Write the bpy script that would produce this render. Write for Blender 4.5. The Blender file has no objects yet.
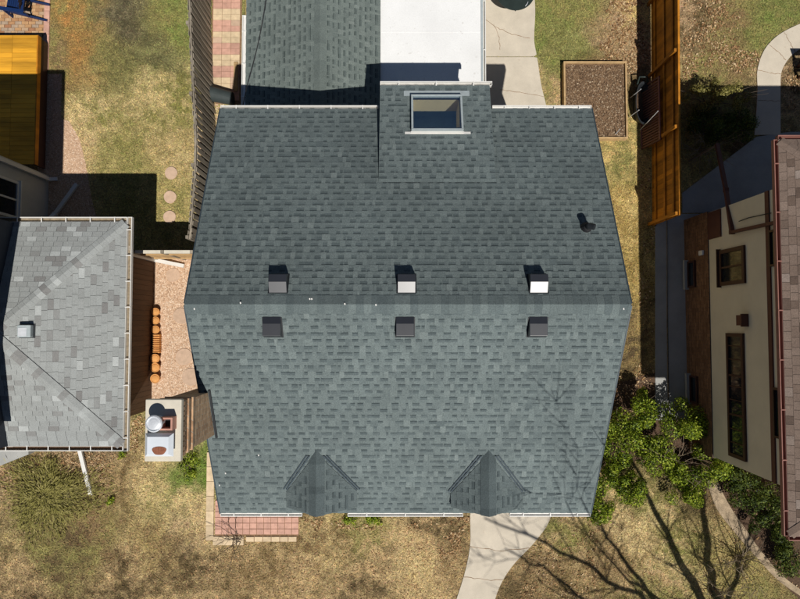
import bpy, math, random
import numpy as np
from mathutils import Vector, Matrix
R = math.radians
rng = random.Random(7)
nrg = np.random.default_rng(7)
sc = bpy.context.scene
COL = sc.collection

# ------------------------------------------------------------------ camera, sky, sun, exposure
CAM_H, TILT, LENS = 18.2, R(2.4), 27.0
cam_d = bpy.data.cameras.new('camera'); cam = bpy.data.objects.new('camera', cam_d); COL.objects.link(cam)
cam.location = (0, 0, CAM_H); cam.rotation_euler = (TILT, 0, 0)
cam_d.sensor_fit = 'HORIZONTAL'; cam_d.sensor_width = 36; cam_d.lens = LENS; cam_d.clip_end = 2000
sc.camera = cam
SHX, SHY = -0.21, 0.63                       # shadow shift per metre of height
to_sun = Vector((-SHX, -SHY, 1)).normalized()
world = bpy.data.worlds.new('World'); sc.world = world; world.use_nodes = True
wn = world.node_tree.nodes; wl = world.node_tree.links
bgn = wn.get('Background') or wn.new('ShaderNodeBackground')
sky = wn.new('ShaderNodeTexSky'); sky.sky_type = 'NISHITA'; sky.sun_disc = False; sky.altitude = 1700; sky.dust_density = 0.3; sky.air_density = 0.8
sky.sun_elevation = math.asin(to_sun.z); sky.sun_rotation = math.atan2(to_sun.x, to_sun.y)
wl.new(sky.outputs[0], bgn.inputs[0]); bgn.inputs[1].default_value = 0.05
sun_d = bpy.data.lights.new('sun', 'SUN'); sun = bpy.data.objects.new('sun', sun_d); COL.objects.link(sun)
sun_d.energy = 5.0; sun_d.angle = R(0.5); sun_d.color = (1.0, 0.96, 0.90)
sun.location = (6, -18, 30); sun.rotation_euler = (-to_sun).to_track_quat('-Z', 'Y').to_euler()
sc.view_settings.view_transform = 'Standard'; sc.view_settings.look = 'None'
sc.view_settings.exposure = -0.2; sc.view_settings.gamma = 1.0

# ------------------------------------------------------------------ helpers
def at(u, v, z=0.0):
    """plan survey: where the sight line of photo pixel (u, v) meets height z (metres)"""
    x = (u - 400) / 600.0; y = (299.5 - v) / 600.0
    d = Vector((x, math.sin(TILT) + y * math.cos(TILT), -math.cos(TILT) + y * math.sin(TILT)))
    return Vector((0, 0, CAM_H)) + d * ((z - CAM_H) / d.z)
def lin(c): c /= 255.0; return c / 12.92 if c <= 0.04045 else ((c + 0.055) / 1.055) ** 2.4
def S(r, g, b, k=0.85): return (lin(r) * k, lin(g) * k, lin(b) * k)

WL = {}                                       # world location of every object
class MB:
    def __init__(self): self.v = []; self.f = []; self.t = []
    def add(self, vs, fs, tone=0.5):
        n = len(self.v); self.v += [tuple(p) for p in vs]
        self.f += [tuple(i + n for i in f) for f in fs]; self.t += list(tone) if isinstance(tone, (list, tuple)) else [tone] * len(fs); return self
    def box(self, x0, x1, y0, y1, z0, z1, tone=0.5):
        vs = [(x, y, z) for z in (z0, z1) for y in (y0, y1) for x in (x0, x1)]
        return self.add(vs, [(0,2,3,1),(4,5,7,6),(0,1,5,4),(2,6,7,3),(0,4,6,2),(1,3,7,5)], tone)
    def obox(self, c, ax, ay, az, tone=0.5):   # centre and three half-axes
        c, ax, ay, az = map(Vector, (c, ax, ay, az))
        vs = [c + ax*i + ay*j + az*k for k in (-1,1) for j in (-1,1) for i in (-1,1)]
        return self.add(vs, [(0,2,3,1),(4,5,7,6),(0,1,5,4),(2,6,7,3),(0,4,6,2),(1,3,7,5)], tone)
    def bar(self, a, b, w, h, up=(0,0,1), tone=0.5):
        a, b = Vector(a), Vector(b); d = b - a; L = d.length; d.normalize(); up = Vector(up)
        s = d.cross(up)
        if s.length < 1e-4: s = d.cross(Vector((1,0,0)))
        s.normalize(); t = s.cross(d)
        return self.obox((a+b)/2, d*(L/2), s*(w/2), t*(h/2), tone)
    def prism(self, poly, z0, z1, tone=0.5):
        n = len(poly); vs = [(p[0],p[1],z0) for p in poly] + [(p[0],p[1],z1) for p in poly]
        fs = [tuple(range(n-1,-1,-1)), tuple(range(n,2*n))] + [(i,(i+1)%n,n+(i+1)%n,n+i) for i in range(n)]
        return self.add(vs, fs, tone)
    def slab(self, poly, th, tone=0.5):        # 3-D polygon given a thickness downwards
        n = len(poly); vs = [Vector(p) for p in poly] + [Vector(p) - Vector((0,0,th)) for p in poly]
        fs = [tuple(range(n)), tuple(range(2*n-1,n-1,-1))] + [(i,n+i,n+(i+1)%n,(i+1)%n) for i in range(n)]
        return self.add(vs, fs, tone)
    def tube(self, pts, rad, seg=8, tone=0.5, cap=True):
        pts = [Vector(p) for p in pts]; n = len(pts)
        rad = rad if isinstance(rad, (list, tuple)) else [rad]*n
        base = len(self.v); prev = None
        for i, p in enumerate(pts):
            d = (pts[min(i+1,n-1)] - pts[max(i-1,0)]).normalized()
            s = d.cross(Vector((0,0,1))) if prev is None else prev - d*prev.dot(d)
            if s.length < 1e-4: s = d.cross(Vector((1,0,0)))
            s.normalize(); prev = s; t = d.cross(s)
            for k in range(seg):
                a = 2*math.pi*k/seg; self.v.append(tuple(p + (s*math.cos(a) + t*math.sin(a))*rad[i]))
        for i in range(n-1):
            for k in range(seg):
                a = base+i*seg+k; b = base+i*seg+(k+1)%seg
                self.f.append((a,b,b+seg,a+seg)); self.t.append(tone)
        if cap:
            self.f.append(tuple(base+k for k in range(seg-1,-1,-1))); self.f.append(tuple(base+(n-1)*seg+k for k in range(seg))); self.t += [tone]*2
        return self
    def lathe(self, c, prof, seg=20, tone=0.5):
        c = Vector(c); base = len(self.v); n = len(prof)
        for r, z in prof:
            for k in range(seg):
                a = 2*math.pi*k/seg; self.v.append((c.x+r*math.cos(a), c.y+r*math.sin(a), c.z+z))
        for i in range(n-1):
            for k in range(seg):
                a = base+i*seg+k; b = base+i*seg+(k+1)%seg
                self.f.append((a,b,b+seg,a+seg)); self.t.append(tone)
        self.f.append(tuple(base+k for k in range(seg-1,-1,-1))); self.f.append(tuple(base+(n-1)*seg+k for k in range(seg))); self.t += [tone]*2
        return self
    def build(self, name, mat, parent=None, smooth=False, kind=None, bevel=0):
        me = bpy.data.meshes.new(name)
        vs = np.array(self.v); c = (vs.max(0)+vs.min(0))/2; c[2] = vs[:,2].min()
        me.from_pydata((vs-c).tolist(), [], self.f)
        a = me.attributes.new('tone', 'FLOAT', 'FACE'); a.data.foreach_set('value', self.t)
        if smooth: me.polygons.foreach_set('use_smooth', [True]*len(me.polygons))
        me.materials.append(mat); me.update()
        return link(name, me, c, parent, kind, bevel)
def link(name, me, c, parent=None, kind=None, bevel=0):
    o = bpy.data.objects.new(name, me); COL.objects.link(o); c = Vector(c)
    WL[o.name] = c
    if parent is not None: o.parent = parent; o.location = c - WL[parent.name]
    else: o.location = c
    if kind: o['kind'] = kind
    if bevel:
        b = o.modifiers.new('bevel', 'BEVEL'); b.width = bevel; b.segments = 2; b.limit_method = 'ANGLE'
    return o
def thing(name, loc, label, cat, group=None):
    o = bpy.data.objects.new(name, None); COL.objects.link(o); o.location = loc; o.empty_display_size = 0.2
    WL[o.name] = Vector(loc); return tag(o, label, cat, group)
def tag(o, label, cat, group=None):
    o['label'] = label; o['category'] = cat
    if group: o['group'] = group
    return o
def np_mesh(name, V, F, mat, parent=None, kind=None, tone=None, col=None):
    me = bpy.data.meshes.new(name); n = F.shape[1]
    c = (V.max(0)+V.min(0))/2; c[2] = V[:,2].min(); V = V - c
    me.vertices.add(len(V)); me.vertices.foreach_set('co', V.astype(np.float32).ravel())
    me.loops.add(F.size); me.loops.foreach_set('vertex_index', F.astype(np.int32).ravel())
    me.polygons.add(len(F)); me.polygons.foreach_set('loop_start', np.arange(0,F.size,n,dtype=np.int32))
    me.polygons.foreach_set('loop_total', np.full(len(F),n,dtype=np.int32))
    if tone is not None: me.attributes.new('tone','FLOAT','FACE').data.foreach_set('value', tone.astype(np.float32))
    if col is not None:
        c4 = np.concatenate([col, np.ones((len(col),1))],1).astype(np.float32)
        me.attributes.new('col','FLOAT_COLOR','FACE').data.foreach_set('color', c4.ravel())
    me.update(calc_edges=True); me.validate(); me.materials.append(mat)
    return link(name, me, c, parent, kind)

# ------------------------------------------------------------------ materials
MATS = {}
def M(name, base=(.5,.5,.5), rough=.8, var=.25, scale=6, bump=.15, bscale=80, metallic=0, spec=.3,
      ramp=None, col=False, rand=0, stretch=(1,1,1), fine=.0, fscale=200, transl=0, brick=None, bdist=.01, spots=None):
    if name in MATS: return MATS[name]
    m = bpy.data.materials.new(name); m.use_nodes = True; MATS[name] = m
    N = m.node_tree.nodes; L = m.node_tree.links; N.clear()
    out = N.new('ShaderNodeOutputMaterial'); p = N.new('ShaderNodeBsdfPrincipled')
    p.inputs['Roughness'].default_value = rough; p.inputs['Metallic'].default_value = metallic
    p.inputs['Specular IOR Level'].default_value = spec
    geo = N.new('ShaderNodeNewGeometry'); mp = N.new('ShaderNodeVectorMath'); mp.operation = 'MULTIPLY'
    mp.inputs[1].default_value = stretch; L.new(geo.outputs['Position'], mp.inputs[0]); vec = mp.outputs[0]
    def noise(s, det=4):
        n = N.new('ShaderNodeTexNoise'); n.inputs['Scale'].default_value = s; n.inputs['Detail'].default_value = det
        n.inputs['Roughness'].default_value = .65; L.new(vec, n.inputs['Vector']); return n.outputs['Fac']
    def mrange(fac, lo, hi, a=.3, b=.7):
        r = N.new('ShaderNodeMapRange'); L.new(fac, r.inputs[0]); r.inputs[1].default_value = a; r.inputs[2].default_value = b
        r.inputs[3].default_value = lo; r.inputs[4].default_value = hi; return r.outputs[0]
    def mul(c, f):
        x = N.new('ShaderNodeVectorMath'); x.operation = 'SCALE'; L.new(c, x.inputs[0]); L.new(f, x.inputs['Scale']); return x.outputs[0]
    hgt = None
    if col:
        a = N.new('ShaderNodeAttribute'); a.attribute_name = 'col'; c = a.outputs['Color']
    elif ramp:
        a = N.new('ShaderNodeAttribute'); a.attribute_name = 'tone'; r = N.new('ShaderNodeValToRGB')
        e = r.color_ramp.elements; e[0].color = (*ramp[0],1); e[1].color = (*ramp[-1],1)
        for i, q in enumerate(ramp[1:-1]):
            x = e.new((i+1)/(len(ramp)-1)); x.color = (*q,1)
        L.new(a.outputs['Fac'], r.inputs[0]); c = r.outputs[0]
    elif brick:
        sx = N.new('ShaderNodeSeparateXYZ'); L.new(geo.outputs['Position'], sx.inputs[0])
        ad = N.new('ShaderNodeMath'); L.new(sx.outputs[0], ad.inputs[0]); L.new(sx.outputs[1], ad.inputs[1])
        cb = N.new('ShaderNodeCombineXYZ'); L.new(ad.outputs[0], cb.inputs[0]); L.new(sx.outputs[2], cb.inputs[1])
        bt = N.new('ShaderNodeTexBrick'); L.new(cb.outputs[0], bt.inputs['Vector']); bt.inputs['Scale'].default_value = 1
        bt.inputs['Brick Width'].default_value = .21; bt.inputs['Row Height'].default_value = .075; bt.inputs['Mortar Size'].default_value = .006
        bt.inputs['Color1'].default_value = (*brick[0],1); bt.inputs['Color2'].default_value = (*brick[1],1); bt.inputs['Mortar'].default_value = (*brick[2],1)
        c = bt.outputs['Color']; hgt = bt.outputs['Fac']
    else:
        q = N.new('ShaderNodeRGB'); q.outputs[0].default_value = (*base,1); c = q.outputs[0]
    if var: c = mul(c, mrange(noise(scale), 1-var, 1+var))
    if fine: c = mul(c, mrange(noise(fscale, 2), 1-fine, 1+fine))
    if rand:
        oi = N.new('ShaderNodeObjectInfo'); c = mul(c, mrange(oi.outputs['Random'], 1-rand, 1+rand, 0, 1))
    if spots:                                   # stains: colour, scale, threshold
        x = N.new('ShaderNodeMix'); x.data_type = 'RGBA'; L.new(mrange(noise(spots[1],6), 0, spots[3], spots[2], spots[2]+.08), x.inputs[0])
        L.new(c, x.inputs[6]); x.inputs[7].default_value = (*spots[0],1); c = x.outputs[2]
    L.new(c, p.inputs['Base Color'])
    if bump:
        b = N.new('ShaderNodeBump'); b.inputs['Strength'].default_value = bump; b.inputs['Distance'].default_value = bdist
        if hgt is not None: b.invert = True; L.new(hgt, b.inputs['Height'])
        else: L.new(noise(bscale), b.inputs['Height'])
        L.new(b.outputs[0], p.inputs['Normal'])
    if transl:
        t = N.new('ShaderNodeBsdfTranslucent'); L.new(c, t.inputs[0]); mx = N.new('ShaderNodeMixShader'); mx.inputs[0].default_value = transl
        L.new(p.outputs[0], mx.inputs[1]); L.new(t.outputs[0], mx.inputs[2]); L.new(mx.outputs[0], out.inputs[0])
    else: L.new(p.outputs[0], out.inputs[0])
    return m
def glass_mat(name, tint, mixf):
    m = bpy.data.materials.new(name); m.use_nodes = True; N = m.node_tree.nodes; L = m.node_tree.links; N.clear()
    out = N.new('ShaderNodeOutputMaterial'); t = N.new('ShaderNodeBsdfTransparent'); t.inputs[0].default_value = (*tint,1)
    g = N.new('ShaderNodeBsdfGlossy'); g.inputs['Roughness'].default_value = .02; g.inputs['Color'].default_value = (.8,.92,1,1); mx = N.new('ShaderNodeMixShader'); mx.inputs[0].default_value = mixf
    L.new(t.outputs[0], mx.inputs[1]); L.new(g.outputs[0], mx.inputs[2]); L.new(mx.outputs[0], out.inputs[0]); return m

m_sh_main = M('shingle_slate', ramp=[S(62,72,74),S(93,104,105),S(114,125,124),S(133,143,141)], rough=.9, var=.13, scale=.8, fine=.24, fscale=45, bump=.4, bscale=120)
m_sh_gar = M('shingle_slate_green', ramp=[S(66,76,74),S(97,107,104),S(117,127,122),S(136,144,139)], rough=.9, var=.12, scale=1.3, fine=.22, fscale=45, bump=.4, bscale=120)
m_sh_left = M('shingle_pale_grey', ramp=[S(136,135,133),S(155,158,156),S(166,170,168),S(190,194,192)], rough=.9, var=.10, scale=1.0, fine=.16, fscale=45, bump=.4, bscale=120)
m_sh_right = M('shingle_brown', ramp=[S(98,82,72),S(122,104,92),S(138,120,108),S(156,142,132)], rough=.9, var=.14, scale=1.5, fine=.22, fscale=45, bump=.4, bscale=120)
m_deck = M('roof_felt', S(45,48,50), rough=.95)
m_white = M('white_metal', S(236,234,228), rough=.45, var=.06, scale=3, bump=.03)
m_gutin = M('gutter_inside', S(150,135,112), rough=.8, var=.3, scale=12)
m_membrane = M('white_membrane', S(240,240,238,.9), rough=.7, var=.06, scale=.9, bump=.2, bscale=9, fine=.04, fscale=30, spots=(S(190,184,172),9,.62,.45))
m_siding = M('pale_siding', S(205,205,200), rough=.7, var=.06)
m_black = M('black_metal', (.018,.02,.026), rough=.40, var=.1, bump=.02, spec=1.0)
m_black_flat = M('black_plastic', (.02,.023,.026), rough=.5, var=.15, bump=.05)
m_flash = M('grey_flashing', S(176,186,188), rough=.45, var=.1, scale=10, bump=.05)
m_valley = M('dark_flashing', S(66,78,85), rough=.4, var=.1, bump=.03, spec=.5)
m_cream = M('cream_plaster', S(255,238,190,.98), rough=.85, var=.03)
m_blue = M('sky_reflection_blue', S(170,215,250), rough=.9, var=.1)  # pale blue painted in for the sky reflected in the skylight glass
m_conc = M('pale_concrete', S(214,203,184), rough=.9, var=.10, scale=1.6, fine=.07, fscale=60, bump=.2, bscale=70, spots=(S(180,158,134),4,.64,.5))
m_conc2 = M('grey_concrete', S(176,176,172), rough=.9, var=.12, scale=1.5, fine=.08, fscale=60, bump=.2, bscale=70)
m_cedar = M('orange_stained_cedar', S(174,112,26,.9), rough=.7, var=.35, scale=3.5, rand=.28, bump=.15, bscale=30, stretch=(1,1,.12))
m_deckw = M('orange_deck_wood', S(216,156,44,.95), rough=.65, var=.30, scale=4, rand=.16, bump=.15, bscale=30, stretch=(.12,1,1))
m_grey_wood = M('weathered_wood', S(152,142,126), rough=.9, var=.3, scale=6, rand=.20, bump=.3, bscale=30, stretch=(1,1,.12))
m_tan_wood = M('tan_wood', S(196,164,118), rough=.85, var=.2, scale=6, rand=.12, bump=.2, bscale=30)
m_brownwall = M('brown_siding', S(98,74,54), rough=.8, var=.2, scale=6, rand=.08, bump=.2, stretch=(1,1,.15))
m_stucco = M('cream_stucco', S(238,227,202), rough=.95, var=.06, scale=1.2, bump=.35, bscale=45)
m_trim = M('maroon_trim', S(100,62,52), rough=.6, var=.15, scale=5, bump=.05)
m_gutter_r = M('rose_gutter', S(150,104,92), rough=.55, var=.1, bump=.03)
m_winframe = M('brown_frame', S(78,52,42), rough=.5, var=.1, bump=.03)
m_pane = M('dark_window_glass', (.012,.015,.02), rough=.06, var=0, bump=0, spec=.6)
m_brick_r = M('brown_brick', brick=(S(116,84,60),S(150,112,82),S(92,78,68)), rough=.9, var=.2, scale=12, bump=.8, bdist=.012)
m_brick_c = M('chimney_brick', brick=(S(176,138,106),S(214,178,140),S(200,186,164)), rough=.9, var=.3, scale=9, bump=.8, bdist=.012)
m_brickp = M('brown_brick_piece', S(190,154,122), rough=.9, var=.25, scale=9, rand=.3, bump=.3)
m_crown = M('chimney_crown', S(222,214,196), rough=.9, var=.08, scale=5, bump=.2)
m_galv = M('bright_galvanised', S(228,232,236), rough=.36, var=.08, scale=9, bump=.03, metallic=.25)
m_clay = M('clay_flue', S(200,150,132), rough=.9, var=.12, scale=8)
m_bluewhite = M('pale_blue_sheet', S(226,232,238), rough=.5, var=.06, scale=4, bump=.03)
m_rust = M('rust', S(150,96,72), rough=.95, var=.3, scale=25)
m_terra = M('terracotta', S(230,166,98), rough=.8, var=.15, scale=9, rand=.12, bump=.1)
m_soil = M('dark_soil', S(96,76,60), rough=1, var=.4, scale=25, bump=.6, bscale=40, bdist=.03)
m_mulch = M('mulch', ramp=[S(92,72,54),S(126,100,76),S(152,126,98),S(200,180,152)], rough=.95, var=.2, scale=20, bump=.2)
m_pink = M('pink_paver', S(214,168,148), rough=.9, var=.16, scale=7, rand=.10, bump=.25, bscale=50)
m_tanp = M('tan_paver', S(224,200,164), rough=.9, var=.16, scale=7, rand=.10, bump=.25, bscale=50)
m_redp = M('red_paver', S(212,166,146), rough=.9, var=.16, scale=7, rand=.12, bump=.25, bscale=50)
m_patio = M('patio_brick', ramp=[S(170,120,88),S(196,152,108),S(210,170,126),S(180,160,140)], rough=.9, var=.2, scale=8, bump=.25)
m_joint = M('joint_sand', S(150,120,92), rough=1, var=.3, scale=20, bump=.4)
m_gravel_b = M('gravel_bed', S(206,172,142), rough=1, var=.3, scale=30, bump=.6, bscale=50, bdist=.02)
m_pebble = M('pebbles', ramp=[S(168,134,108),S(212,178,146),S(226,196,168),S(240,220,196)], rough=.9, var=.15, scale=15)
m_stone = M('rose_stone', S(212,182,156), rough=.9, var=.12, scale=9, rand=.08, bump=.2)
m_navy = M('navy_chair_paint', S(26,50,96), rough=.45, var=.1, bump=.05)
m_dgreen = M('dark_green_metal', S(48,58,55), rough=.4, var=.12, bump=.03)
m_bin = M('charcoal_plastic', S(64,72,72), rough=.55, var=.12, bump=.05)
m_ground = M('lawn_ground', col=True, rough=1, var=.30, scale=3.5, fine=.5, fscale=22, bump=.9, bscale=28, bdist=.04)
m_grass = M('grass_blades', col=True, rough=.9, var=0, bump=0, transl=.2)
m_leaf = M('bright_shrub_leaf', ramp=[S(56,74,18),S(104,128,28),S(150,168,40),S(192,200,76)], rough=.55, var=0, bump=0, transl=.14)
m_leafd = M('dark_shrub_leaf', ramp=[S(34,46,18),S(62,80,28),S(96,112,38),S(130,140,60)], rough=.6, var=0, bump=0, transl=.2)
m_olive = M('olive_shrub_leaf', ramp=[S(84,80,40),S(124,120,58),S(156,148,78),S(196,184,120)], rough=.7, var=0, bump=0, transl=.2)
m_litter = M('fallen_leaves', ramp=[S(96,70,46),S(150,114,76),S(190,152,108),S(222,196,156)], rough=.95, var=0, bump=0)
m_bark = M('grey_bark', S(112,98,84), rough=.95, var=.3, scale=20, bump=.4)
m_twig = M('pale_twig', S(150,134,112), rough=.9, var=.2)
m_slate_wall = M('slate_siding', S(52,58,68), rough=.7, var=.1)
m_cable = M('cable_rubber', (.02,.02,.022), rough=.6, var=0, bump=0)
m_purple = M('brown_slats', S(120,80,66), rough=.7, var=.15, rand=.1)

# ------------------------------------------------------------------ ground
def vnoise(x, y, s, seed):
    g = np.random.default_rng(seed).random((256,256)); x = x/s+91.3; y = y/s+47.1
    xi = np.floor(x).astype(int); yi = np.floor(y).astype(int); fx = x-xi; fy = y-yi; fx = fx*fx*(3-2*fx); fy = fy*fy*(3-2*fy)
    a = g[xi%256,yi%256]; b = g[(xi+1)%256,yi%256]; c = g[xi%256,(yi+1)%256]; d = g[(xi+1)%256,(yi+1)%256]
    return (a*(1-fx)+b*fx)*(1-fy)+(c*(1-fx)+d*fx)*fy
def fbm(x, y, s, seed): return (vnoise(x,y,s,seed)*.5+vnoise(x,y,s/2.1,seed+1)*.28+vnoise(x,y,s/4.3,seed+2)*.22)
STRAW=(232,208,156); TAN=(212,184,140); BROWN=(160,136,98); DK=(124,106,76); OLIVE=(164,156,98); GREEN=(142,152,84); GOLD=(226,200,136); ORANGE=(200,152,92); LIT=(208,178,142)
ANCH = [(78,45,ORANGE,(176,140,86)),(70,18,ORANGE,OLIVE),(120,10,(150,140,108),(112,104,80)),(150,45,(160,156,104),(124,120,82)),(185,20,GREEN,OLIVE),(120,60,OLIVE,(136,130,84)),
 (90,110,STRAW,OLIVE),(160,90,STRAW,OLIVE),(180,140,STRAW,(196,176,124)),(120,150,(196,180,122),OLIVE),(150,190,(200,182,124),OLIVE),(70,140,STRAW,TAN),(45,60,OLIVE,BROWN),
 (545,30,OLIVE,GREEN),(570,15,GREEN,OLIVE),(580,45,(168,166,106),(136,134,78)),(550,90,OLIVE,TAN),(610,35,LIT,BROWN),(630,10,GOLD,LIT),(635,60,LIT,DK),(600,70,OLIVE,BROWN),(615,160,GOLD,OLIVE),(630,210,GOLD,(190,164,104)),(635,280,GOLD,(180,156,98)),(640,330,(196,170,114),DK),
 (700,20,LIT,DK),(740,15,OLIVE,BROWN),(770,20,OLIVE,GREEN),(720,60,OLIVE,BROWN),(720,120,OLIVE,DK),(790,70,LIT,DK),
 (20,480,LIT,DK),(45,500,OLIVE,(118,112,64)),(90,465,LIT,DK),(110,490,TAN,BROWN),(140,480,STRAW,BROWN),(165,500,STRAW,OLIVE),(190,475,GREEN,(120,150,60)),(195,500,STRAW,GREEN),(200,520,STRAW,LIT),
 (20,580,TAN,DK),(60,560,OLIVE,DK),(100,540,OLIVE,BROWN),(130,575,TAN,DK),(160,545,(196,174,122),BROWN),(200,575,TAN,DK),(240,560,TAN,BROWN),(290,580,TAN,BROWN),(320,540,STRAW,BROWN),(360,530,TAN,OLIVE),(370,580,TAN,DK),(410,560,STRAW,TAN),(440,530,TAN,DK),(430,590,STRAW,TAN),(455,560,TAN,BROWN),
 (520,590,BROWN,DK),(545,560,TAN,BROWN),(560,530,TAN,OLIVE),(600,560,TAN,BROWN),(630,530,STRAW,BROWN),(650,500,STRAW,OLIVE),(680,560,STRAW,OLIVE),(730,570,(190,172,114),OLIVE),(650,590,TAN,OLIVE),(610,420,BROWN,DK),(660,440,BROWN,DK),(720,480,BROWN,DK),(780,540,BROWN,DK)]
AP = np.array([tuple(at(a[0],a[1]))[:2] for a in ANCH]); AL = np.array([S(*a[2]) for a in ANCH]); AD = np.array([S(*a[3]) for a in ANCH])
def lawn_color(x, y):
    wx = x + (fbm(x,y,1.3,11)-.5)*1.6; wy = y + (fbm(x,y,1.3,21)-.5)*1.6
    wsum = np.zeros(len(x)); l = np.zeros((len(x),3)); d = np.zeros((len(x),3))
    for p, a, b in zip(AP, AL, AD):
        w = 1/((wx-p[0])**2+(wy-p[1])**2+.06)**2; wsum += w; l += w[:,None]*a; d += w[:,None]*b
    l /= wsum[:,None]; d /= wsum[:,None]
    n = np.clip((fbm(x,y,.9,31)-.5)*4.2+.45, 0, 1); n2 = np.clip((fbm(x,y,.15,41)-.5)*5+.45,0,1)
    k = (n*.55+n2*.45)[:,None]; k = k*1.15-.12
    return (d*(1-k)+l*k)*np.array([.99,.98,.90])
gx = np.concatenate([[-300,-80,-30,-18], np.arange(-14,14.01,.1), [18,30,80,300]]); gy = np.concatenate([[-300,-80,-30,-16], np.arange(-11.5,11.51,.1), [16,30,80,300]])
GX, GY = np.meshgrid(gx, gy, indexing='ij'); nx, ny = GX.shape
V = np.stack([GX.ravel(), GY.ravel(), np.zeros(GX.size)],1)
ii, jj = np.meshgrid(np.arange(nx-1), np.arange(ny-1), indexing='ij'); a = (ii*ny+jj).ravel()
F = np.stack([a, a+ny, a+ny+1, a+1],1); cen = V[F].mean(1)
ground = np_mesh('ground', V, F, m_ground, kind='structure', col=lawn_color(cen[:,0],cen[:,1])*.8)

SOFT = []
NOGRASS = []                                   # plan polygons kept free of grass
def px_poly(pts, z=0): return [tuple(at(u,v,z))[:2] for u, v in pts]
def surface(name, poly, z0, z1, mat, parent=None):
    if area2(poly) < 0: poly = poly[::-1]
    NOGRASS.append(poly)
    if name == 'soil_bed': SOFT.append(poly)
    o = MB().prism(poly, z0, z1).build(name, mat, parent)
    if parent is None: o['kind'] = 'structure'
    return o
def area2(p): return sum(p[i][0]*p[(i+1)%len(p)][1]-p[(i+1)%len(p)][0]*p[i][1] for i in range(len(p)))
def inside(x, y, poly):
    r = np.zeros(len(x), bool); n = len(poly)
    for i in range(n):
        x0,y0 = poly[i]; x1,y1 = poly[(i+1)%n]
        if y0 == y1: continue
        c = ((y0>y)!=(y1>y)) & (x < (x1-x0)*(y-y0)/(y1-y0)+x0); r ^= c
    return r
def smooth_poly(pts, n=6):                     # Catmull-Rom through open polyline
    pts = [Vector((p[0],p[1],0)) for p in pts]; o = []
    for i in range(len(pts)-1):
        a,b,c,d = pts[max(i-1,0)],pts[i],pts[i+1],pts[min(i+2,len(pts)-1)]
        for k in range(n):
            t = k/n; o.append(tuple((b*2+(c-a)*t+(a*2-b*5+c*4-d)*t*t+(b*3-a-c*3+d)*t**3)*.5)[:2])
    o.append(tuple(pts[-1])[:2]); return o

# rear concrete patio: two slabs with a joint, wavy right edge
edge = smooth_poly([tuple(at(u,v))[:2] for u,v in [(533,-20),(535,10),(534,40),(537,58),(541,85),(546,106),(550,130)]])
pl = tuple(at(478,130))[:2]; pu = tuple(at(478,-20))[:2]
yj = at(500,57).y
patio = surface('patio', [pl]+[e for e in edge[::-1] if e[1] < yj-.012]+[(edge[0][0], yj-.012),(pu[0],yj-.012)], -.05, .03, m_conc)
surface('patio', [(pl[0],yj+.012),(edge[0][0],yj+.012)]+[e for e in edge[::-1] if e[1] > yj+.02]+[pu], -.05, .03, m_conc)
def crack(parent, pts):
    mb = MB(); P = [at(u,v,.03) for u,v in pts]; F_ = []
    for a_, b_ in zip(P[:-1],P[1:]):
        for k in range(6): F_.append(a_.lerp(b_,k/6)+Vector((rng.uniform(-.02,.02),rng.uniform(-.02,.02),0)))
    F_.append(P[-1])
    for a_, b_ in zip(F_[:-1],F_[1:]): mb.bar(a_+Vector((0,0,.001)), b_+Vector((0,0,.001)), rng.uniform(.008,.016), .004)
    mb.build('crack', m_joint, parent)
crack(patio, [(484,18),(498,28),(512,34),(530,38)]); crack(patio, [(494,24),(499,38),(500,50)]); crack(patio, [(500,90),(520,92),(545,97)])
# front walk, curving away from the door
le = smooth_poly([tuple(at(u,v))[:2] for u,v in [(470,470),(470,515),(470,545),(464,575),(452,612),(440,650)]])
re_ = smooth_poly([tuple(at(u,v))[:2] for u,v in [(556,470),(551,515),(536,540),(512,566),(498,590),(490,620),(484,650)]])
fp = surface('front_path', le+re_[::-1], -.05, .03, m_conc)
crack(fp, [(470,546),(500,551),(529,548)]); crack(fp, [(464,577),(485,580),(503,580)])
# side walk along the right-hand house
w1 = surface('side_path', px_poly([(655,214),(666,214),(666.5,300),(668,420),(655,420)]), -.05, .025, m_conc2)
w2 = surface('side_path', px_poly([(667,214),(700,214),(700,420),(669,420),(667.5,300)]), -.05, .03, m_conc2)
# rear walk with the curve, and the slab behind the right-hand house
oe = smooth_poly([tuple(at(u,v))[:2] for u,v in [(812,20),(795,26),(777,36),(764,50),(757,70),(757,90),(756,110),(754,135)]])
ie = smooth_poly([tuple(at(u,v))[:2] for u,v in [(812,45),(800,49),(789,58),(781,72),(780,90),(780,110),(780,135)]])
rp = surface('rear_path', oe+ie[::-1], -.05, .03, m_conc)
surface('rear_slab', px_poly([(682,193),(756,137),(790,132),(815,132),(815,214),(700,213),(682,213)]), -.05, .026, m_conc2)
crack(rp, [(757,70),(770,73),(781,74)]); crack(rp, [(757,100),(770,101),(780,101)]); crack(rp, [(768,44),(778,52),(786,60)]); crack(rp, [(784,32),(790,42),(795,52)])
# gravel strip between the houses
surface('gravel_strip', px_poly([(146,258),(240,248),(240,398),(146,404)]), -.05, .012, m_gravel_b)
surface('gravel_strip', px_poly([(38,74),(62,74),(61,118),(70,122),(80,140),(86,165),(92,200),(98,222),(38,222)]), -.05, .010, m_gravel_b)
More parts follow.
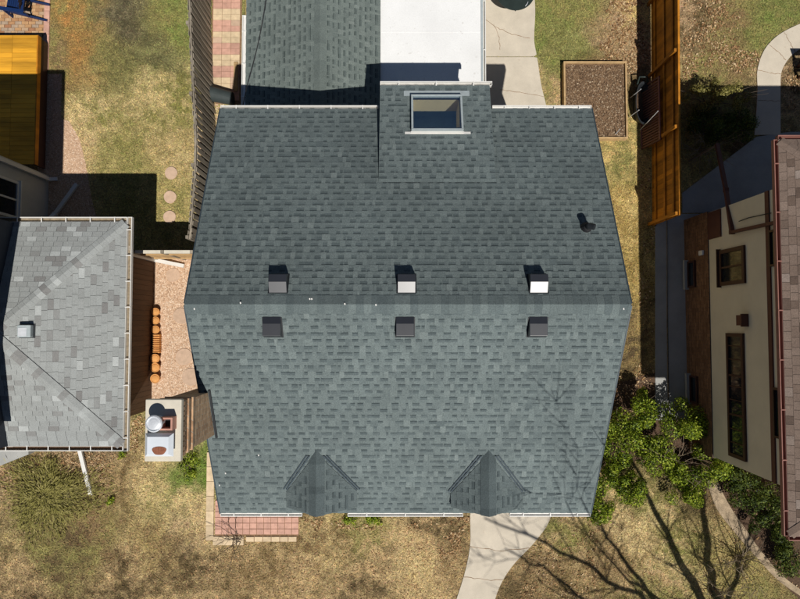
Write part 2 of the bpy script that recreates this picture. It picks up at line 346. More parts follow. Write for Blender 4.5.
# soil under the hedge and round the corner shrubs
surface('soil_bed', px_poly([(590,390),(655,372),(686,400),(720,470),(712,492),(640,460),(596,470)]), -.05, .006, m_soil)
surface('soil_bed', px_poly([(712,470),(815,470),(815,612),(800,600),(770,572),(745,540),(722,505)]), -.05, .007, m_soil)
be = smooth_poly([tuple(at(u,v))[:2] for u,v in [(706,480),(716,508),(735,533),(755,556),(780,582),(815,605)]])
bi = smooth_poly([tuple(at(u,v))[:2] for u,v in [(716,478),(727,502),(743,526),(761,551),(785,578),(818,601)]])
surface('edging_path', be+bi[::-1], -.05, .03, M('tan_edging', S(176,156,128), rough=.95, var=.3, scale=5, fine=.2, fscale=40, bump=.4, bscale=40))

def poly_pieces(parent, name, x0, x1, y0, y1, nx_, ny_, z, th, matf, gap=.012, jit=.003):
    dx = (x1-x0)/nx_; dy = (y1-y0)/ny_
    me_cache = {}
    for j in range(ny_):
        for i in range(nx_):
            m = matf(i, j)
            if m is None: continue
            zz = z + rng.uniform(-jit, jit)
            if m.name not in me_cache:
                o = MB().box(-dx/2+gap/2, dx/2-gap/2, -dy/2+gap/2, dy/2-gap/2, 0, th).build(name, m, None, bevel=.004)
                me_cache[m.name] = o.data; o.location = (0,0,0)
                o.parent = parent
            else:
                o = bpy.data.objects.new(name, me_cache[m.name]); COL.objects.link(o); o.parent = parent
            c = Vector((x0+(i+.5)*dx, y0+(j+.5)*dy, zz-th))
            WL[o.name] = c; o.location = c - WL[parent.name]; o.rotation_euler.z = rng.uniform(-.008,.008)
# paver path beside the fence: red and tan bands
p0 = at(213.5,104); p1 = at(241,-8)
x0 = at(213,50).x; x1 = at(240,50).x
ppath = surface('paver_path', [(x0-.05,p0.y),(x1+.05,p0.y),(x1+.05,p1.y),(x0-.05,p1.y)], -.05, .012, m_joint)
poly_pieces(ppath, 'paver', x0, x1, p0.y+.1, p1.y, 3, 19, .034, .05, lambda i,j: (m_tanp if (j//2)%2 else m_redp) if rng.random()>.07 else m_stone, gap=.01)
# brick patio of the neighbour's yard
b0 = at(-20,70); b1 = at(51,-12)
bpat = surface('brick_patio', [(b0.x,b0.y),(b1.x,b0.y),(b1.x,b1.y),(b0.x,b1.y)], -.05, .010, m_joint)
mb = MB(); xr = at(44,30).x; y = b0.y; j = 0
while y < b1.y:
    x = b0.x - (.11 if j % 2 else 0)
    while x < xr-.1:
        mb.box(x, x+.2, y, y+.092, 0, .03+rng.uniform(-.003,.003), rng.random()); x += .212
    y += .102; j += 1
mb.build('brick_field', m_patio, bpat, kind='stuff')
ny_ = int((b1.y-b0.y)/.34); poly_pieces(bpat, 'border_paver', xr, b1.x, b0.y, b1.y, 1, ny_, .036, .04, lambda i,j: m_redp, gap=.015)
# pink paved strip and tan border by the front corner
g0 = at(215,536); g1 = at(299,500)
pk = surface('pink_pavement', [(g0.x,g0.y),(g1.x,g0.y),(g1.x,g1.y),(g0.x,g1.y)], -.05, .012, m_joint)
poly_pieces(pk, 'paver', g0.x, g1.x, g0.y+.05, g1.y, 12, 6, .036, .05, lambda i,j: m_pink, gap=.014, jit=.005)
e0 = at(206,540); e1 = at(215,452)
bd = surface('tan_border', [(e0.x,e0.y),(e1.x,e0.y),(e1.x,e1.y),(e0.x,e1.y)], -.05, .012, m_joint)
poly_pieces(bd, 'paver', e0.x, e1.x, e0.y, e1.y, 1, 6, .045, .06, lambda i,j: m_tanp, gap=.012)
e2 = at(244,536); e3 = at(213,545)
bd2 = surface('tan_border', [(e3.x,e3.y),(e2.x,e3.y),(e2.x,e2.y-.005),(e3.x,e2.y-.005)], -.05, .011, m_joint)
poly_pieces(bd2, 'paver', e3.x, e2.x, e3.y, e2.y, 3, 1, .04, .05, lambda i,j: m_tanp, gap=.012)
e2 = at(297,536); e3 = at(246,541.5)
bd3 = surface('tan_border', [(e3.x,e3.y),(e2.x,e3.y),(e2.x,e2.y-.005),(e3.x,e2.y-.005)], -.05, .011, m_joint)
poly_pieces(bd3, 'paver', e3.x, e2.x, e3.y, e2.y, 6, 1, .05, .05, lambda i,j: m_tanp, gap=.02)

# ------------------------------------------------------------------ roofing
CAMP = Vector((0,0,CAM_H))
def shingle_field(out, poly, expo, wid, style, holes=(), lift=.004, seed=0, wr=None):
    """courses of shingles on a planar roof polygon; poly[0]->poly[1] is the eave, counter-clockwise from above"""
    g = random.Random(seed); P = [Vector(p) for p in poly]; o = P[0]; u = (P[1]-P[0]).normalized()
    n = (P[1]-P[0]).cross(P[2]-P[0]).normalized(); v = n.cross(u)
    q = [((p-o).dot(u),(p-o).dot(v)) for p in P]
    def span(vv):
        xs = []
        for i in range(len(q)):
            (ax,ay),(bx,by) = q[i],q[(i+1)%len(q)]
            if (ay-vv)*(by-vv) <= 0 and ay != by: xs.append(ax+(bx-ax)*(vv-ay)/(by-ay))
        return (min(xs),max(xs)) if len(xs) > 1 else None
    vmax = max(b for a,b in q); k = 0
    while k*expo < vmax-.02:
        v0 = k*expo; v1 = min(v0+expo, vmax); s0 = span(v0+.001); s1 = span(v1-.001)
        k += 1
        if not s0: continue
        if not s1: s1 = ((s0[0]+s0[1])/2,)*2
        cuts = [min(s0[0],s1[0])]; cur = cuts[0] + g.uniform(.2,1)*wid[1]
        last = max(s0[1],s1[1])
        kinds = []
        while cur < last-.03:
            cuts.append(cur); cur += g.uniform(*wid)
        cuts.append(last)
        hs = [h for h in holes if h[2] < (v0+v1)/2 < h[3]]
        for h in hs:
            cuts = sorted([c for c in cuts if not (h[0]-.02 < c < h[1]+.02)] + [c for c in (h[0],h[1]) if cuts[0] < c < last])
        for a, b in zip(cuts[:-1], cuts[1:]):
            if any(h[0]-.01 <= a and b <= h[1]+.01 for h in hs): continue
            a0 = min(max(a,s0[0]),s0[1]); b0 = min(max(b,s0[0]),s0[1]); a1 = min(max(a,s1[0]),s1[1]); b1 = min(max(b,s1[0]),s1[1])
            if b0-a0 < .004 and b1-a1 < .004: continue
            lam = style == 'laminate'
            if lam: t, tone = .008, g.uniform(.5,.66)
            else:
                r = g.random(); t = .007
                tone = g.uniform(0,.25) if r < .11 else g.uniform(.8,1) if r < .2 else g.uniform(.34,.66)
            lap = .012
            def pt(x, y, h): return o + u*x + v*y + n*(h+lift)
            gp = .004 if not lam else .0005
            vs = [pt(a0+gp,v0,-.003),pt(b0-gp,v0,-.003),pt(a0+gp,v0,t),pt(b0-gp,v0,t),pt(a1+gp,v1+lap*(v1<vmax),.001),pt(b1-gp,v1+lap*(v1<vmax),.001)]
            fs = [(0,1,3,2),(2,3,5,4),(0,2,4),(1,5,3)]; ts = [tone]*4
            if lam and v1-v0 > expo*.8:             # teeth: the printed shadow patches and the thicker tabs of a laminated shingle
                lo, hi = max(a0,a1)+.01, min(b0,b1)-.01; x = lo + g.uniform(-.10,.0); dk_ = g.random() < .5
                while x < hi:
                    wq = g.uniform(.09,.17) if dk_ else g.uniform(.07,.16); xa, xb = max(x,lo), min(x+wq,hi)
                    if xb-xa > .04:
                        hb = lambda yy: t+(.001-t)*(yy-v0)/(v1-v0)
                        if dk_:
                            tn_ = g.uniform(.24,.42); yb_ = v0+expo*g.uniform(.78,.86); strips = [(v0+expo*g.uniform(.42,.56), yb_, .0012, tn_), (yb_, v1-.001, .0014, max(0,tn_-.34))]
                        else: strips = [(v0-.003, v1-.002, .003, min(1,max(.36,g.gauss(.61,.085))))]
                        for ya, yb, hh, tq in strips:
                            k0 = len(vs); vs += [pt(xa,ya,hb(ya)-.001),pt(xb,ya,hb(ya)-.001),pt(xa,ya,hb(ya)+hh),pt(xb,ya,hb(ya)+hh),pt(xa,yb,hb(yb)+hh),pt(xb,yb,hb(yb)+hh),pt(xa,yb,hb(yb)-.001),pt(xb,yb,hb(yb)-.001)]
                            fs += [(k0,k0+1,k0+3,k0+2),(k0+2,k0+3,k0+5,k0+4),(k0+4,k0+5,k0+7,k0+6),(k0,k0+2,k0+4,k0+6),(k0+1,k0+7,k0+5,k0+3)]
                            ts += [tq]*5
                    x += wq; dk_ = not dk_ or g.random() < .12
            out.append((vs, fs, ts))
def emit_shingles(parent, pieces, mat, n=300):
    def size(p):
        c = (p[0][2]+p[0][5])/2; d = (c-CAMP).length
        vis = abs(c.x) < .66*(CAM_H-c.z)*1.0 and abs(c.y-.75) < .5*(CAM_H-c.z)
        return ((p[0][3]-p[0][2]).length*(p[0][4]-p[0][2]).length)/d**2 if vis else 0
    ps = sorted(pieces, key=size, reverse=True)
    for vs, fs, t in ps[:n]: MB().add(vs, fs, t).build('shingle', mat, parent)
    if len(ps) > n:
        mb = MB()
        for vs, fs, t in ps[n:]: mb.add(vs, fs, t)
        mb.build('shingle_field', mat, parent, kind='stuff')
def caps(parent, a, b, n1, n2, w, expo, mat, name='ridge_cap', tones=(.35,.6), accent=0):
    """cap shingles folded over a ridge or hip from a to b; n1, n2 are the down-slope directions on both sides"""
    a, b = Vector(a), Vector(b); d = b-a; L = d.length; d.normalize(); n1 = Vector(n1).normalized(); n2 = Vector(n2).normalized(); up = Vector((0,0,1))
    k = 0
    while k*expo < L-.02:
        s0 = a + d*(k*expo); s1 = a + d*min((k+1)*expo+.03, L)
        h0, h1 = .016, .010
        vs = [s0+n1*w+up*(h0*.6), s0+up*h0, s0+n2*w+up*(h0*.6), s1+n1*w+up*(h1*.6), s1+up*h1, s1+n2*w+up*(h1*.6)]
        vs += [p-up*.012 for p in vs[:3]]
        t = rng.uniform(*tones)
        if accent and rng.random() < accent: t = rng.choice([rng.uniform(0,.2), rng.uniform(.75,1)])
        MB().add(vs, [(0,1,4,3),(1,2,5,4),(6,7,1,0),(7,8,2,1)], t).build(name, mat, parent); k += 1
def gutter(parent, a, b, out, name='gutter', mat=None, w=.11, brackets=0, inner=None):
    """open trough from a to b, hung on the side 'out'"""
    mat = mat or m_white; a, b, o = Vector(a), Vector(b), Vector(out).normalized(); up = Vector((0,0,1)); d = (b-a).normalized()
    mb = MB(); mid = lambda off, z: ((a+b)/2 + o*off + up*z); L = (b-a).length/2
    mb.obox(mid(.006,-.05), d*L, o*.006, up*.05); mb.obox(mid(w,-.045), d*L, o*.010, up*.05); mb.obox(mid(w/2,-.098), d*L, o*(w/2), up*.006)
    for s in (-1,1): mb.obox(mid(w/2,-.05)+d*(L-.005)*s, d*.005, o*(w/2), up*.05)
    g = mb.build(name, mat, parent)
    if inner: MB().obox(mid(w/2,-.04 if inner is m_white else -.082), d*(L-.012), o*(w/2-.014), up*.010).build('gutter_debris_or_fill', inner, g)  # the white one is an added filler brightening the shaded trough; others are debris
    for i in range(brackets):
        p = a + (b-a)*((i+.5)/brackets)
        MB().obox(p+o*(w/2)+up*.008, d*.012, o*(w/2+.012), up*.005).build('bracket', mat, g)
    return g

# ------------------------------------------------------------------ the main house
RY, RZ, SL = .37, 7.25, .503; EZ = 5.02
XL_R, XR_R, XL_F, XR_F, XL_T, XR_T = -4.0, 4.27, -3.89, 4.13, -3.93, 4.22; YR, YF = 4.80, -4.07
house = thing('house', (0.15, .4, 0), 'large house under a dark slate-grey shingle gable roof with skylight and six vents', 'house')
roof_z = lambda y: RZ - SL*abs(y-RY)
def on_roof(u, v, side):                       # side +1 rear, -1 front
    lo, hi = 4.0, 7.5
    for _ in range(40):
        z = (lo+hi)/2; p = at(u,v,z); rz = RZ - SL*side*(p.y-RY)
        lo, hi = (z, hi) if rz > z else (lo, z)
    return at(u,v,z)
BX0, BX1 = at(380,100,5.2).x, at(490,100,5.2).x; BYT = on_roof(380,178,1).y; BYE, BZE = 5.28, 5.14
# roof decks (the rear one leaves the box dormer open)
def rx(y, l): t = (y-RY)/(YR-RY); return (XL_T+(XL_R-XL_T)*t) if l else (XR_T+(XR_R-XR_T)*t)
mb = MB()
mb.slab([(BX0-.01,YR,EZ),(XL_R,YR,EZ),(rx(BYT,1),BYT,roof_z(BYT)),(BX0-.01,BYT,roof_z(BYT))], .12)
mb.slab([(XR_R,YR,EZ),(BX1+.01,YR,EZ),(BX1+.01,BYT,roof_z(BYT)),(rx(BYT,0),BYT,roof_z(BYT))], .12)
mb.slab([(rx(BYT,0),BYT-.002,roof_z(BYT)),(rx(BYT,1),BYT-.002,roof_z(BYT)),(XL_T,RY+.002,RZ),(XR_T,RY+.002,RZ)], .12)
mb.slab([(XL_F,YF,EZ),(XR_F,YF,EZ),(XR_T,RY-.002,RZ),(XL_T,RY-.002,RZ)], .12)
roof = mb.build('roof', m_deck, house)
pieces = []
rear = [(XR_R,YR,EZ),(XL_R,YR,EZ),(XL_T,RY,RZ),(XR_T,RY,RZ)]
vlen = math.hypot(YR-RY, RZ-EZ)
shingle_field(pieces, rear, .142, (.40,.66), 'laminate', holes=[(XR_R-BX1-.0, XR_R-BX0+.0, -1, (YR-BYT)*math.hypot(1,SL)-.02)], seed=1)
dorm = []; dpx = []
for uc, ul, ur, vb in ((316.5,287,357,491),(488.5,451,522,493)):
    ap = on_roof(uc,453,-1); l = on_roof(ul,vb,-1); r = on_roof(ur,vb,-1); dorm.append((ap,l,r)); dpx.append((uc,ul))
front = [(XL_F,YF,EZ),(XR_F,YF,EZ),(XR_T,RY,RZ),(XL_T,RY,RZ)]
shingle_field(pieces, front, .142, (.40,.66), 'laminate', seed=2)
# box dormer roof: a slope a little flatter than the main one, with a hole for the skylight
bz_t = roof_z(BYT)+.012
bpoly = [(BX1,BYE,BZE),(BX0,BYE,BZE),(BX0,BYT-.1,bz_t+.05),(BX1,BYT-.1,bz_t+.05)]
bs = (bz_t+.05-BZE)/(BYE-BYT+.1); bz = lambda y: BZE + bs*(BYE-y)
def on_box(u,v):
    z = 5.3
    for _ in range(20): z = bz(at(u,v,z).y)
    return at(u,v,z)
k0 = on_box(413,98); k1 = on_box(461,130); KX0, KX1, KY0, KY1 = k0.x, k1.x, k1.y, k0.y   # skylight opening
bk = math.hypot(1,bs)
bh = (BX1-KX1, BX1-KX0, (BYE-KY1)*bk, (BYE-KY0)*bk)
shingle_field(pieces, bpoly, .142, (.40,.66), 'laminate', holes=[bh], seed=3)
def bq(x0,x1,y0,y1): return [(x1,y1,bz(y1)),(x0,y1,bz(y1)),(x0,y0,bz(y0)),(x1,y0,bz(y0))]
mb = MB(); e = .002
mb.slab(bq(BX0,BX1,KY1,BYE),.1); mb.slab(bq(BX0,BX1,BYT-.1,KY0),.1); mb.slab(bq(BX0,KX0-e,KY0+e,KY1-e),.1); mb.slab(bq(KX1+e,BX1,KY0+e,KY1-e),.1)
mb.build('dormer_roof', m_deck, house)
# box dormer walls and the room below the skylight, shaped to bounce sun
mb = MB()
mb.box(BX0+.05,BX1-.05,5.08,5.16,2.95,BZE-.11)
for x in (BX0+.05, BX1-.13):
    pts = [(BYT+.3,roof_z(BYT+.3)-.3),(5.08,4.6),(5.08,bz(5.08)-.11),(BYT+.3,bz(BYT+.3)-.11)]
    vs = [(x,y,z) for y,z in pts]+[(x+.08,y,z) for y,z in pts]
    mb.add(vs,[(0,1,2,3),(7,6,5,4),(0,4,5,1),(1,5,6,2),(2,6,7,3),(3,7,4,0)])
mb.build('dormer_wall', m_siding, house)
mb = MB(); sz = bz((KY0+KY1)/2)
sd = .95
mb.box(KX0-.03,KX1+.03,KY1+.002,KY1+.03,sz-sd,bz(KY1)-.004); mb.box(KX0-.03,KX1+.03,KY0-.03,KY0-.002,sz-sd,bz(KY0)-.01)
mb.box(KX0-.028,KX0-.002,KY0,KY1,sz-sd,bz(KY1)-.004); mb.box(KX1+.002,KX1+.028,KY0,KY1,sz-sd,bz(KY1)-.004)
mb.build('light_shaft', m_cream, house)
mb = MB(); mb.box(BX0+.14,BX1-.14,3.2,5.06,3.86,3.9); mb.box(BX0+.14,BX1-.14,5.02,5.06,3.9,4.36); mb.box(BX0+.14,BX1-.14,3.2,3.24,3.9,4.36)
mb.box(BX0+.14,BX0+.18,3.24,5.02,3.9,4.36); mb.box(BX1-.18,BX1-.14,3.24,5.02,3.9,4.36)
mb.build('attic_bounce_room', m_blue, house)
# skylight: head and sill flashing, curb, frame, glass
sk = MB()
def kbar(x0,x1,y0,y1,h,mat_): return [(x0,y0,bz(y0)),(x1,y0,bz(y0)),(x1,y1,bz(y1)),(x0,y1,bz(y1))], h
def raised(mb, x0,x1,y0,y1,h0,h1):
    vs = [(x,y,bz(y)+h) for h in (h0,h1) for y in (y0,y1) for x in (x0,x1)]
    return mb.add(vs, [(0,2,3,1),(4,5,7,6),(0,1,5,4),(2,6,7,3),(0,4,6,2),(1,3,7,5)])
cf = MB(); w = .045
raised(cf,KX0-w,KX1+w,KY1,KY1+w,-.02,.13); raised(cf,KX0-w,KX1+w,KY0-w,KY0,-.02,.13); raised(cf,KX0-w,KX0,KY0+.001,KY1-.001,-.02,.128); raised(cf,KX1,KX1+w,KY0+.001,KY1-.001,-.02,.128)
skyl = cf.build('skylight', m_flash, house, bevel=.008)
gl = raised(MB(),KX0+.001,KX1-.001,KY0+.001,KY1-.001,.095,.103).build('pane', glass_mat('skylight_glass',(.95,.97,.98),.28), skyl)
fl = MB(); raised(fl,KX0-.20,KX1+.22,KY1+w+.005,KY1+w+.14,.012,.020); fl.build('head_flashing', m_flash, skyl)
fl = MB(); raised(fl,KX0-.18,KX1+.2,KY0-w-.06,KY0-w-.003,.014,.022); raised(fl,KX0-.06,KX1+.06,KY0-w-.035,KY0-w-.002,.024,.05); fl.build('sill_flashing', m_white, skyl)
gutter(house, (BX1+.06,BYE+.0,BZE+.0), (BX0,BYE+.0,BZE+.0), (0,1,0), 'dormer_gutter', brackets=3, w=.09)

# front gablets
for (ap, l, r), (uc_, ul_) in zip(dorm, dpx):
    rz_ = ap.z; ez_ = min(l.z, r.z); cx = ap.x; yf = at(uc_,516.5,rz_).y; ys_ = at(ul_,507,ez_).y
    el = Vector((l.x, l.y, ez_)); er = Vector((r.x, r.y, ez_)); A0 = Vector((cx, ap.y, rz_))
    fl_, fr_, ft = Vector((l.x,ys_,ez_)), Vector((r.x,ys_,ez_)), Vector((cx,yf,rz_))
    up = Vector((0,0,.02))
    lp = [el+up, fl_+up, ft+up, A0+up]; rp_ = [fr_+up, er+up, A0+up, ft+up]
    mb = MB(); mb.slab(lp,.09); mb.slab(rp_,.09); gab = mb.build('gablet_roof', m_deck, house)
    gp = []; shingle_field(gp, lp, .142, (.40,.66), 'laminate', seed=5); shingle_field(gp, rp_, .142, (.40,.66), 'laminate', seed=6)
    for vs, fs, t in gp: MB().add(vs, fs, [q*.8 for q in t]).build('shingle', m_sh_main, gab)  # tones darkened here: shade on the gablet slopes is put into the colour
    sld = Vector((-1,0,-(rz_-ez_)/(cx-l.x))); srd = Vector((1,0,-(rz_-ez_)/(r.x-cx)))
    caps(gab, ft+up+Vector((0,.005,.018)), A0+up+Vector((0,.16,.018)), sld, srd, .19, .15, m_sh_main, tones=(.2,.36))
    for e0, sgn in ((el,-1),(er,1)):            # valley flashings: a double strip down each side
        for off in (0, .055):
            a_ = A0+Vector((sgn*.14, -.10, 0)); b_ = e0+Vector((0,.0,0)); shift = Vector((sgn*(.06-off),.05-off*.2,0))
            a2 = a_+shift; b2 = b_+shift
            a2.z = roof_z(a2.y)+.03; b2.z = roof_z(b2.y)+.03
            MB().bar(a2, b2, .03, .018, up=(0,-.45,.89)).build('valley_flashing', m_valley, gab)
    mb = MB(); mb.add([(l.x+.05,yf+.22,ez_-.5),(r.x-.05,yf+.22,ez_-.6),(r.x-.05,yf+.22,ez_-.02),(cx,yf+.22,rz_-.10),(l.x+.05,yf+.22,ez_-.02),
        (l.x+.05,yf+.32,ez_-.6),(r.x-.05,yf+.32,ez_-.6),(r.x-.05,yf+.32,ez_-.02),(cx,yf+.32,rz_-.10),(l.x+.05,yf+.32,ez_-.02)],[(0,1,2,3,4),(9,8,7,6,5),(0,5,6,1)]); mb.build('gablet_wall', m_siding, gab)
emit_shingles(roof, pieces, m_sh_main)
caps(roof, (XL_T,RY,RZ+.012), (XR_T,RY,RZ+.012), (0,1,-SL), (0,-1,-SL), .19, .142, m_sh_main, tones=(.34,.64))
# rake trims, gutters, walls
mb = MB()
for (xa,xb,ya,side) in ((XL_R,XL_T,YR,1),(XL_F,XL_T,YF,1),(XR_R,XR_T,YR,0),(XR_F,XR_T,YF,0)):
    s = -1 if side else 1
    MB().bar((xa+s*.012,ya,EZ-.055),(xb+s*.012,RY,RZ-.055),.022,.13).build('rake_board', m_valley, house)
gutter(house, (XR_R,YR+.004,EZ), (BX1+.08,YR+.004,EZ), (0,1,0), brackets=4, w=.07, inner=m_white)
gutter(house, (BX0-.04,YR+.004,EZ), (XL_R,YR+.004,EZ), (0,1,0), brackets=5, w=.07)
fx = [XL_F] + [x for ap,l,r in dorm for x in (l.x+.28, r.x-.22)] + [XR_F]
for i in (0,2,4): gutter(house, (fx[i],YF-.004,EZ), (fx[i+1],YF-.004,EZ), (0,-1,0), brackets=3, w=.07, inner=m_white)
HX0,HX1,HY0,HY1 = -3.72,4.0,-3.75,4.55
mb = MB(); mb.box(HX0,HX1,HY0,HY0+.15,0,4.95); mb.box(HX0,BX0-.02,HY1-.15,HY1,0,4.95); mb.box(BX1+.02,HX1,HY1-.15,HY1,0,4.95); mb.box(BX0-.02,BX1+.02,HY1-.15,HY1,0,2.9)
for x in (HX0, HX1-.15):
    pts = [(HY0+.15,0),(HY1-.15,0),(HY1-.15,5.0),(RY,7.08),(HY0+.15,5.0)]
    vs = [(x,y,z) for y,z in pts]+[(x+.15,y,z) for y,z in pts]
    mb.add(vs,[(0,4,3,2,1),(5,6,7,8,9)]+[(i,(i+1)%5,5+(i+1)%5,5+i) for i in range(5)])
mb.build('wall', m_siding, house)
def window_xz(parent, x0, x1, z0, z1, y, s, fm, pm):   # window in a wall facing -y (s=-1) or +y
    mb = MB(); t = .06
    mb.box(x0,x1,y,y+s*.05,z0,z0+t); mb.box(x0,x1,y,y+s*.05,z1-t,z1); mb.box(x0,x0+t,y,y+s*.05,z0+t,z1-t); mb.box(x1-t,x1,y,y+s*.05,z0+t,z1-t)
    mb.box(x0+t,x1-t,y,y+s*.045,(z0+z1)/2-.02,(z0+z1)/2+.02)
    f = mb.build('window', fm, parent); MB().box(x0+t,x1-t,y,y+s*.02,z0+t,z1-t).build('pane', pm, f)
for xa in (-2.6, 2.5): window_xz(house, xa-.5, xa+.5, 1.0, 2.4, HY0, -1, m_white, m_pane)
for ap,l,r in dorm: window_xz(house, ap.x-.4, ap.x+.4, 3.3, 4.6, HY0, -1, m_white, m_pane)
window_xz(house, 2.7, 3.6, 1.0, 2.3, HY1, 1, m_white, m_pane)
dr = MB().box(.75,1.68,HY0-.05,HY0,.05,2.15).build('front_door', m_trim, house); MB().box(.82,.86,HY0-.10,HY0-.05,1.0,1.12).build('handle', m_galv, dr)
MB().box(.6,1.85,HY0-.7,HY0-.002,0,.16).build('door_step', m_conc2, house)
# six roof vents: hood with a slanted back, flat lid, flange
def vent(u, v, side, lit):
    c = on_roof(u,v,side); s = side
    dn = Vector((0,s,-SL)).normalized(); nn = Vector((0,s*SL,1)).normalized(); X = Vector((1,0,0))
    fl = MB().obox(c+nn*.016, X*.185, dn*.21, nn*.004).build('roof_vent', m_black_flat, house)
    w = .165
    # side profile in the plane: (down-slope distance, world height above the surface)
    P = lambda d, h: c + Vector((0,s*d,-SL*d)) + Vector((0,0,h))
    if s > 0: prof = [(-.20,.02),(-.02,.02+.02),(.20,.21),(.22,.12)]
    else: prof = [(-.19,.02),(-.06,.12),(.16,.225),(.19,.10)]
    if s > 0: prof = [(-.17,.02),(.03,.187),(.17,.235),(.19,.08)]
    pts = [P(d,h) for d,h in prof]; base = [P(prof[0][0],.012), P(prof[-1][0],.012)]
    loop = [base[0]]+pts+[base[1]]; n = len(loop)
    vs = [p-X*w for p in loop]+[p+X*w for p in loop]
    MB().add(vs, [tuple(range(n)), tuple(range(2*n-1,n-1,-1))]+[(i,n+i,n+(i+1)%n,(i+1)%n) for i in range(n-1)]).build('hood', m_black, fl, bevel=.006)
for u in (279,406.5,537.5): vent(u,284,1,1)
for u in (273,405,537): vent(u,327,-1,0)
for (u_,v_,sd_) in ((310,299,1),(241,303,-1),(259,455,-1),(226,473,-1),(220,485,-1),(376,305,-1),(345,304,-1),(623,309,-1),(195,309,-1),(312,299,1)):
    p = on_roof(u_,v_,sd_); MB().obox(p+Vector((0,0,.03)), (.011,.004,0), (-.004,.016,0), (0,0,.006)).build('roof_speck', m_white, house)
# plumbing stack
pc = on_roof(586,228,1)
st = MB().tube([pc-Vector((0,0,.05)), pc+Vector((0,0,.26)), pc+Vector((.07,-.03,.31))], .06, 12).build('vent_pipe', m_black_flat, house)
MB().lathe(pc+Vector((0,0,.02)), [(.12,-.03),(.10,.04),(.075,.11),(.062,.12)], 14).build('boot', m_cable, st)
# chimney beside the left rake
CZ = 1.05; t0 = at(146,400,8.02); t1 = at(180,461,8.02); CX0, CX1, CY0, CY1 = t0.x, t1.x, t1.y, t0.y
MB().bar((CX1-.02,CY0,roof_z(CY0)+.03),(CX1-.02,CY1,roof_z(CY1)+.03),.045,.03).build('chimney_flashing', m_black_flat, house)
chim = MB().box(CX0+.06,CX1-.06,CY0+.06,CY1-.06,0,7.67).build('chimney', m_brick_c, house)
MB().box(CX0+.03,CX1-.03,CY0+.03,CY1-.03,7.672,7.790).build('corbel', m_brick_c, chim)
for z in (7.470, 7.250): MB().box(CX0+.035,CX1-.035,CY0+.035,CY1-.035,z,z+.06).build('corbel', m_brick_c, chim)
nb = 11
for i in range(nb):
    y = CY0+.04+(CY1-CY0-.08)*(i+.5)/nb
    MB().box(CX1-.06,CX1-.005,y-.03,y+.03,7.795,7.900).build('brick', m_brickp, chim)
MB().box(CX0+.03,CX1-.062,CY0+.03,CY1-.03,7.792,7.908).build('corbel', m_brick_c, chim)
MB().box(CX0-.01,CX1+.01,CY0-.01,CY1+.01,7.910,8.020).build('crown', m_crown, chim, bevel=.015)
fc = at(151.5,424,8.300); fq = at(165,424,8.200)
MB().lathe((fc.x+.03,fc.y,8.015), [(.10,0),(.10,.2),(.135,.22),(.14,.27),(.12,.285),(.11,.26),(.07,.275),(.02,.28)], 24).build('flue_cap', m_galv, chim, smooth=False)
mb = MB(); qx,qy = fq.x+.02,fq.y; a_=.105
mb.box(qx-a_,qx+a_,qy-a_,qy-a_+.03,8.015,8.210); mb.box(qx-a_,qx+a_,qy+a_-.03,qy+a_,8.015,8.210); mb.box(qx-a_,qx-a_+.03,qy-a_+.03,qy+a_-.03,8.015,8.210); mb.box(qx+a_-.03,qx+a_,qy-a_+.03,qy+a_-.03,8.015,8.210)
mb.build('clay_flue', m_clay, chim); MB().box(qx-a_+.03,qx+a_-.03,qy-a_+.03,qy+a_-.03,8.022,8.040).build('flue_throat', m_black_flat, chim)
s0 = at(143,457.5,8.250); s1 = at(172,434,8.250)
mb = MB(); mb.box(s0.x+.08,s1.x-.08,s0.y+.08,s1.y-.08,8.015,8.210)
cvx = [(s0.x,s0.y),(s1.x,s0.y),(s1.x,s1.y),(s0.x,s1.y)]; ci = [(s0.x+.06,s0.y+.05),(s1.x-.06,s0.y+.05),(s1.x-.06,s1.y-.05),(s0.x+.06,s1.y-.05)]
vs = [(x,y,8.170) for x,y in cvx]+[(x,y,8.240) for x,y in ci]; mb.add(vs,[(4,5,6,7),(3,2,1,0)]+[(i,(i+1)%4,4+(i+1)%4,4+i) for i in range(4)])
cap = mb.build('flue_cover', m_bluewhite, chim)
rc = at(159,451.5,8.250); pts = [(rc.x+.115*math.cos(a)*(1+.12*math.sin(3*a)), rc.y+.075*math.sin(a)*(1+.1*math.cos(2*a))+.01) for a in [i*2*math.pi/18 for i in range(18)]]
MB().prism(pts,8.242,8.246).build('rust_patch', m_rust, cap)

# ------------------------------------------------------------------ rear wing with the shingled gable, white flat roof beside it
EW = 2.95
gl0 = at(246,60,EW).x; gr0 = at(380,60,EW+.02).x; gy0, gy1 = 5.18, 13.0; gxm = at(320,60,EW+.6).x; gz = EW+.62
wing = thing('rear_wing', ((gl0+gr0)/2, 8, 0), 'low rear wing with dark greenish shingle gable and white side gutter', 'building')
lw = [(gl0,gy1,EW),(gl0,gy0,EW),(gxm,gy0,gz),(gxm,gy1,gz)]; rw = [(gr0,gy0,EW),(gr0,gy1,EW),(gxm,gy1,gz),(gxm,gy0,gz)]
gy0w = 4.57
lw = [(gl0,gy1,EW),(gl0,gy0w,EW),(gxm,gy0w,gz),(gxm,gy1,gz)]; rw = [(gr0,gy0w,EW),(gr0,gy1,EW),(gxm,gy1,gz),(gxm,gy0w,gz)]
mb = MB(); mb.slab(lw,.1); mb.slab(rw,.1); wr = mb.build('roof', m_deck, wing)
gp = []; shingle_field(gp, lw, .142, (.40,.66), 'laminate', seed=8); shingle_field(gp, rw, .142, (.40,.66), 'laminate', seed=9)
emit_shingles(wr, gp, m_sh_gar)
caps(wr, (gxm,gy0w,gz+.012), (gxm,gy1,gz+.012), (-1,0,-.35), (1,0,-.35), .16, .142, m_sh_gar, tones=(.42,.6))
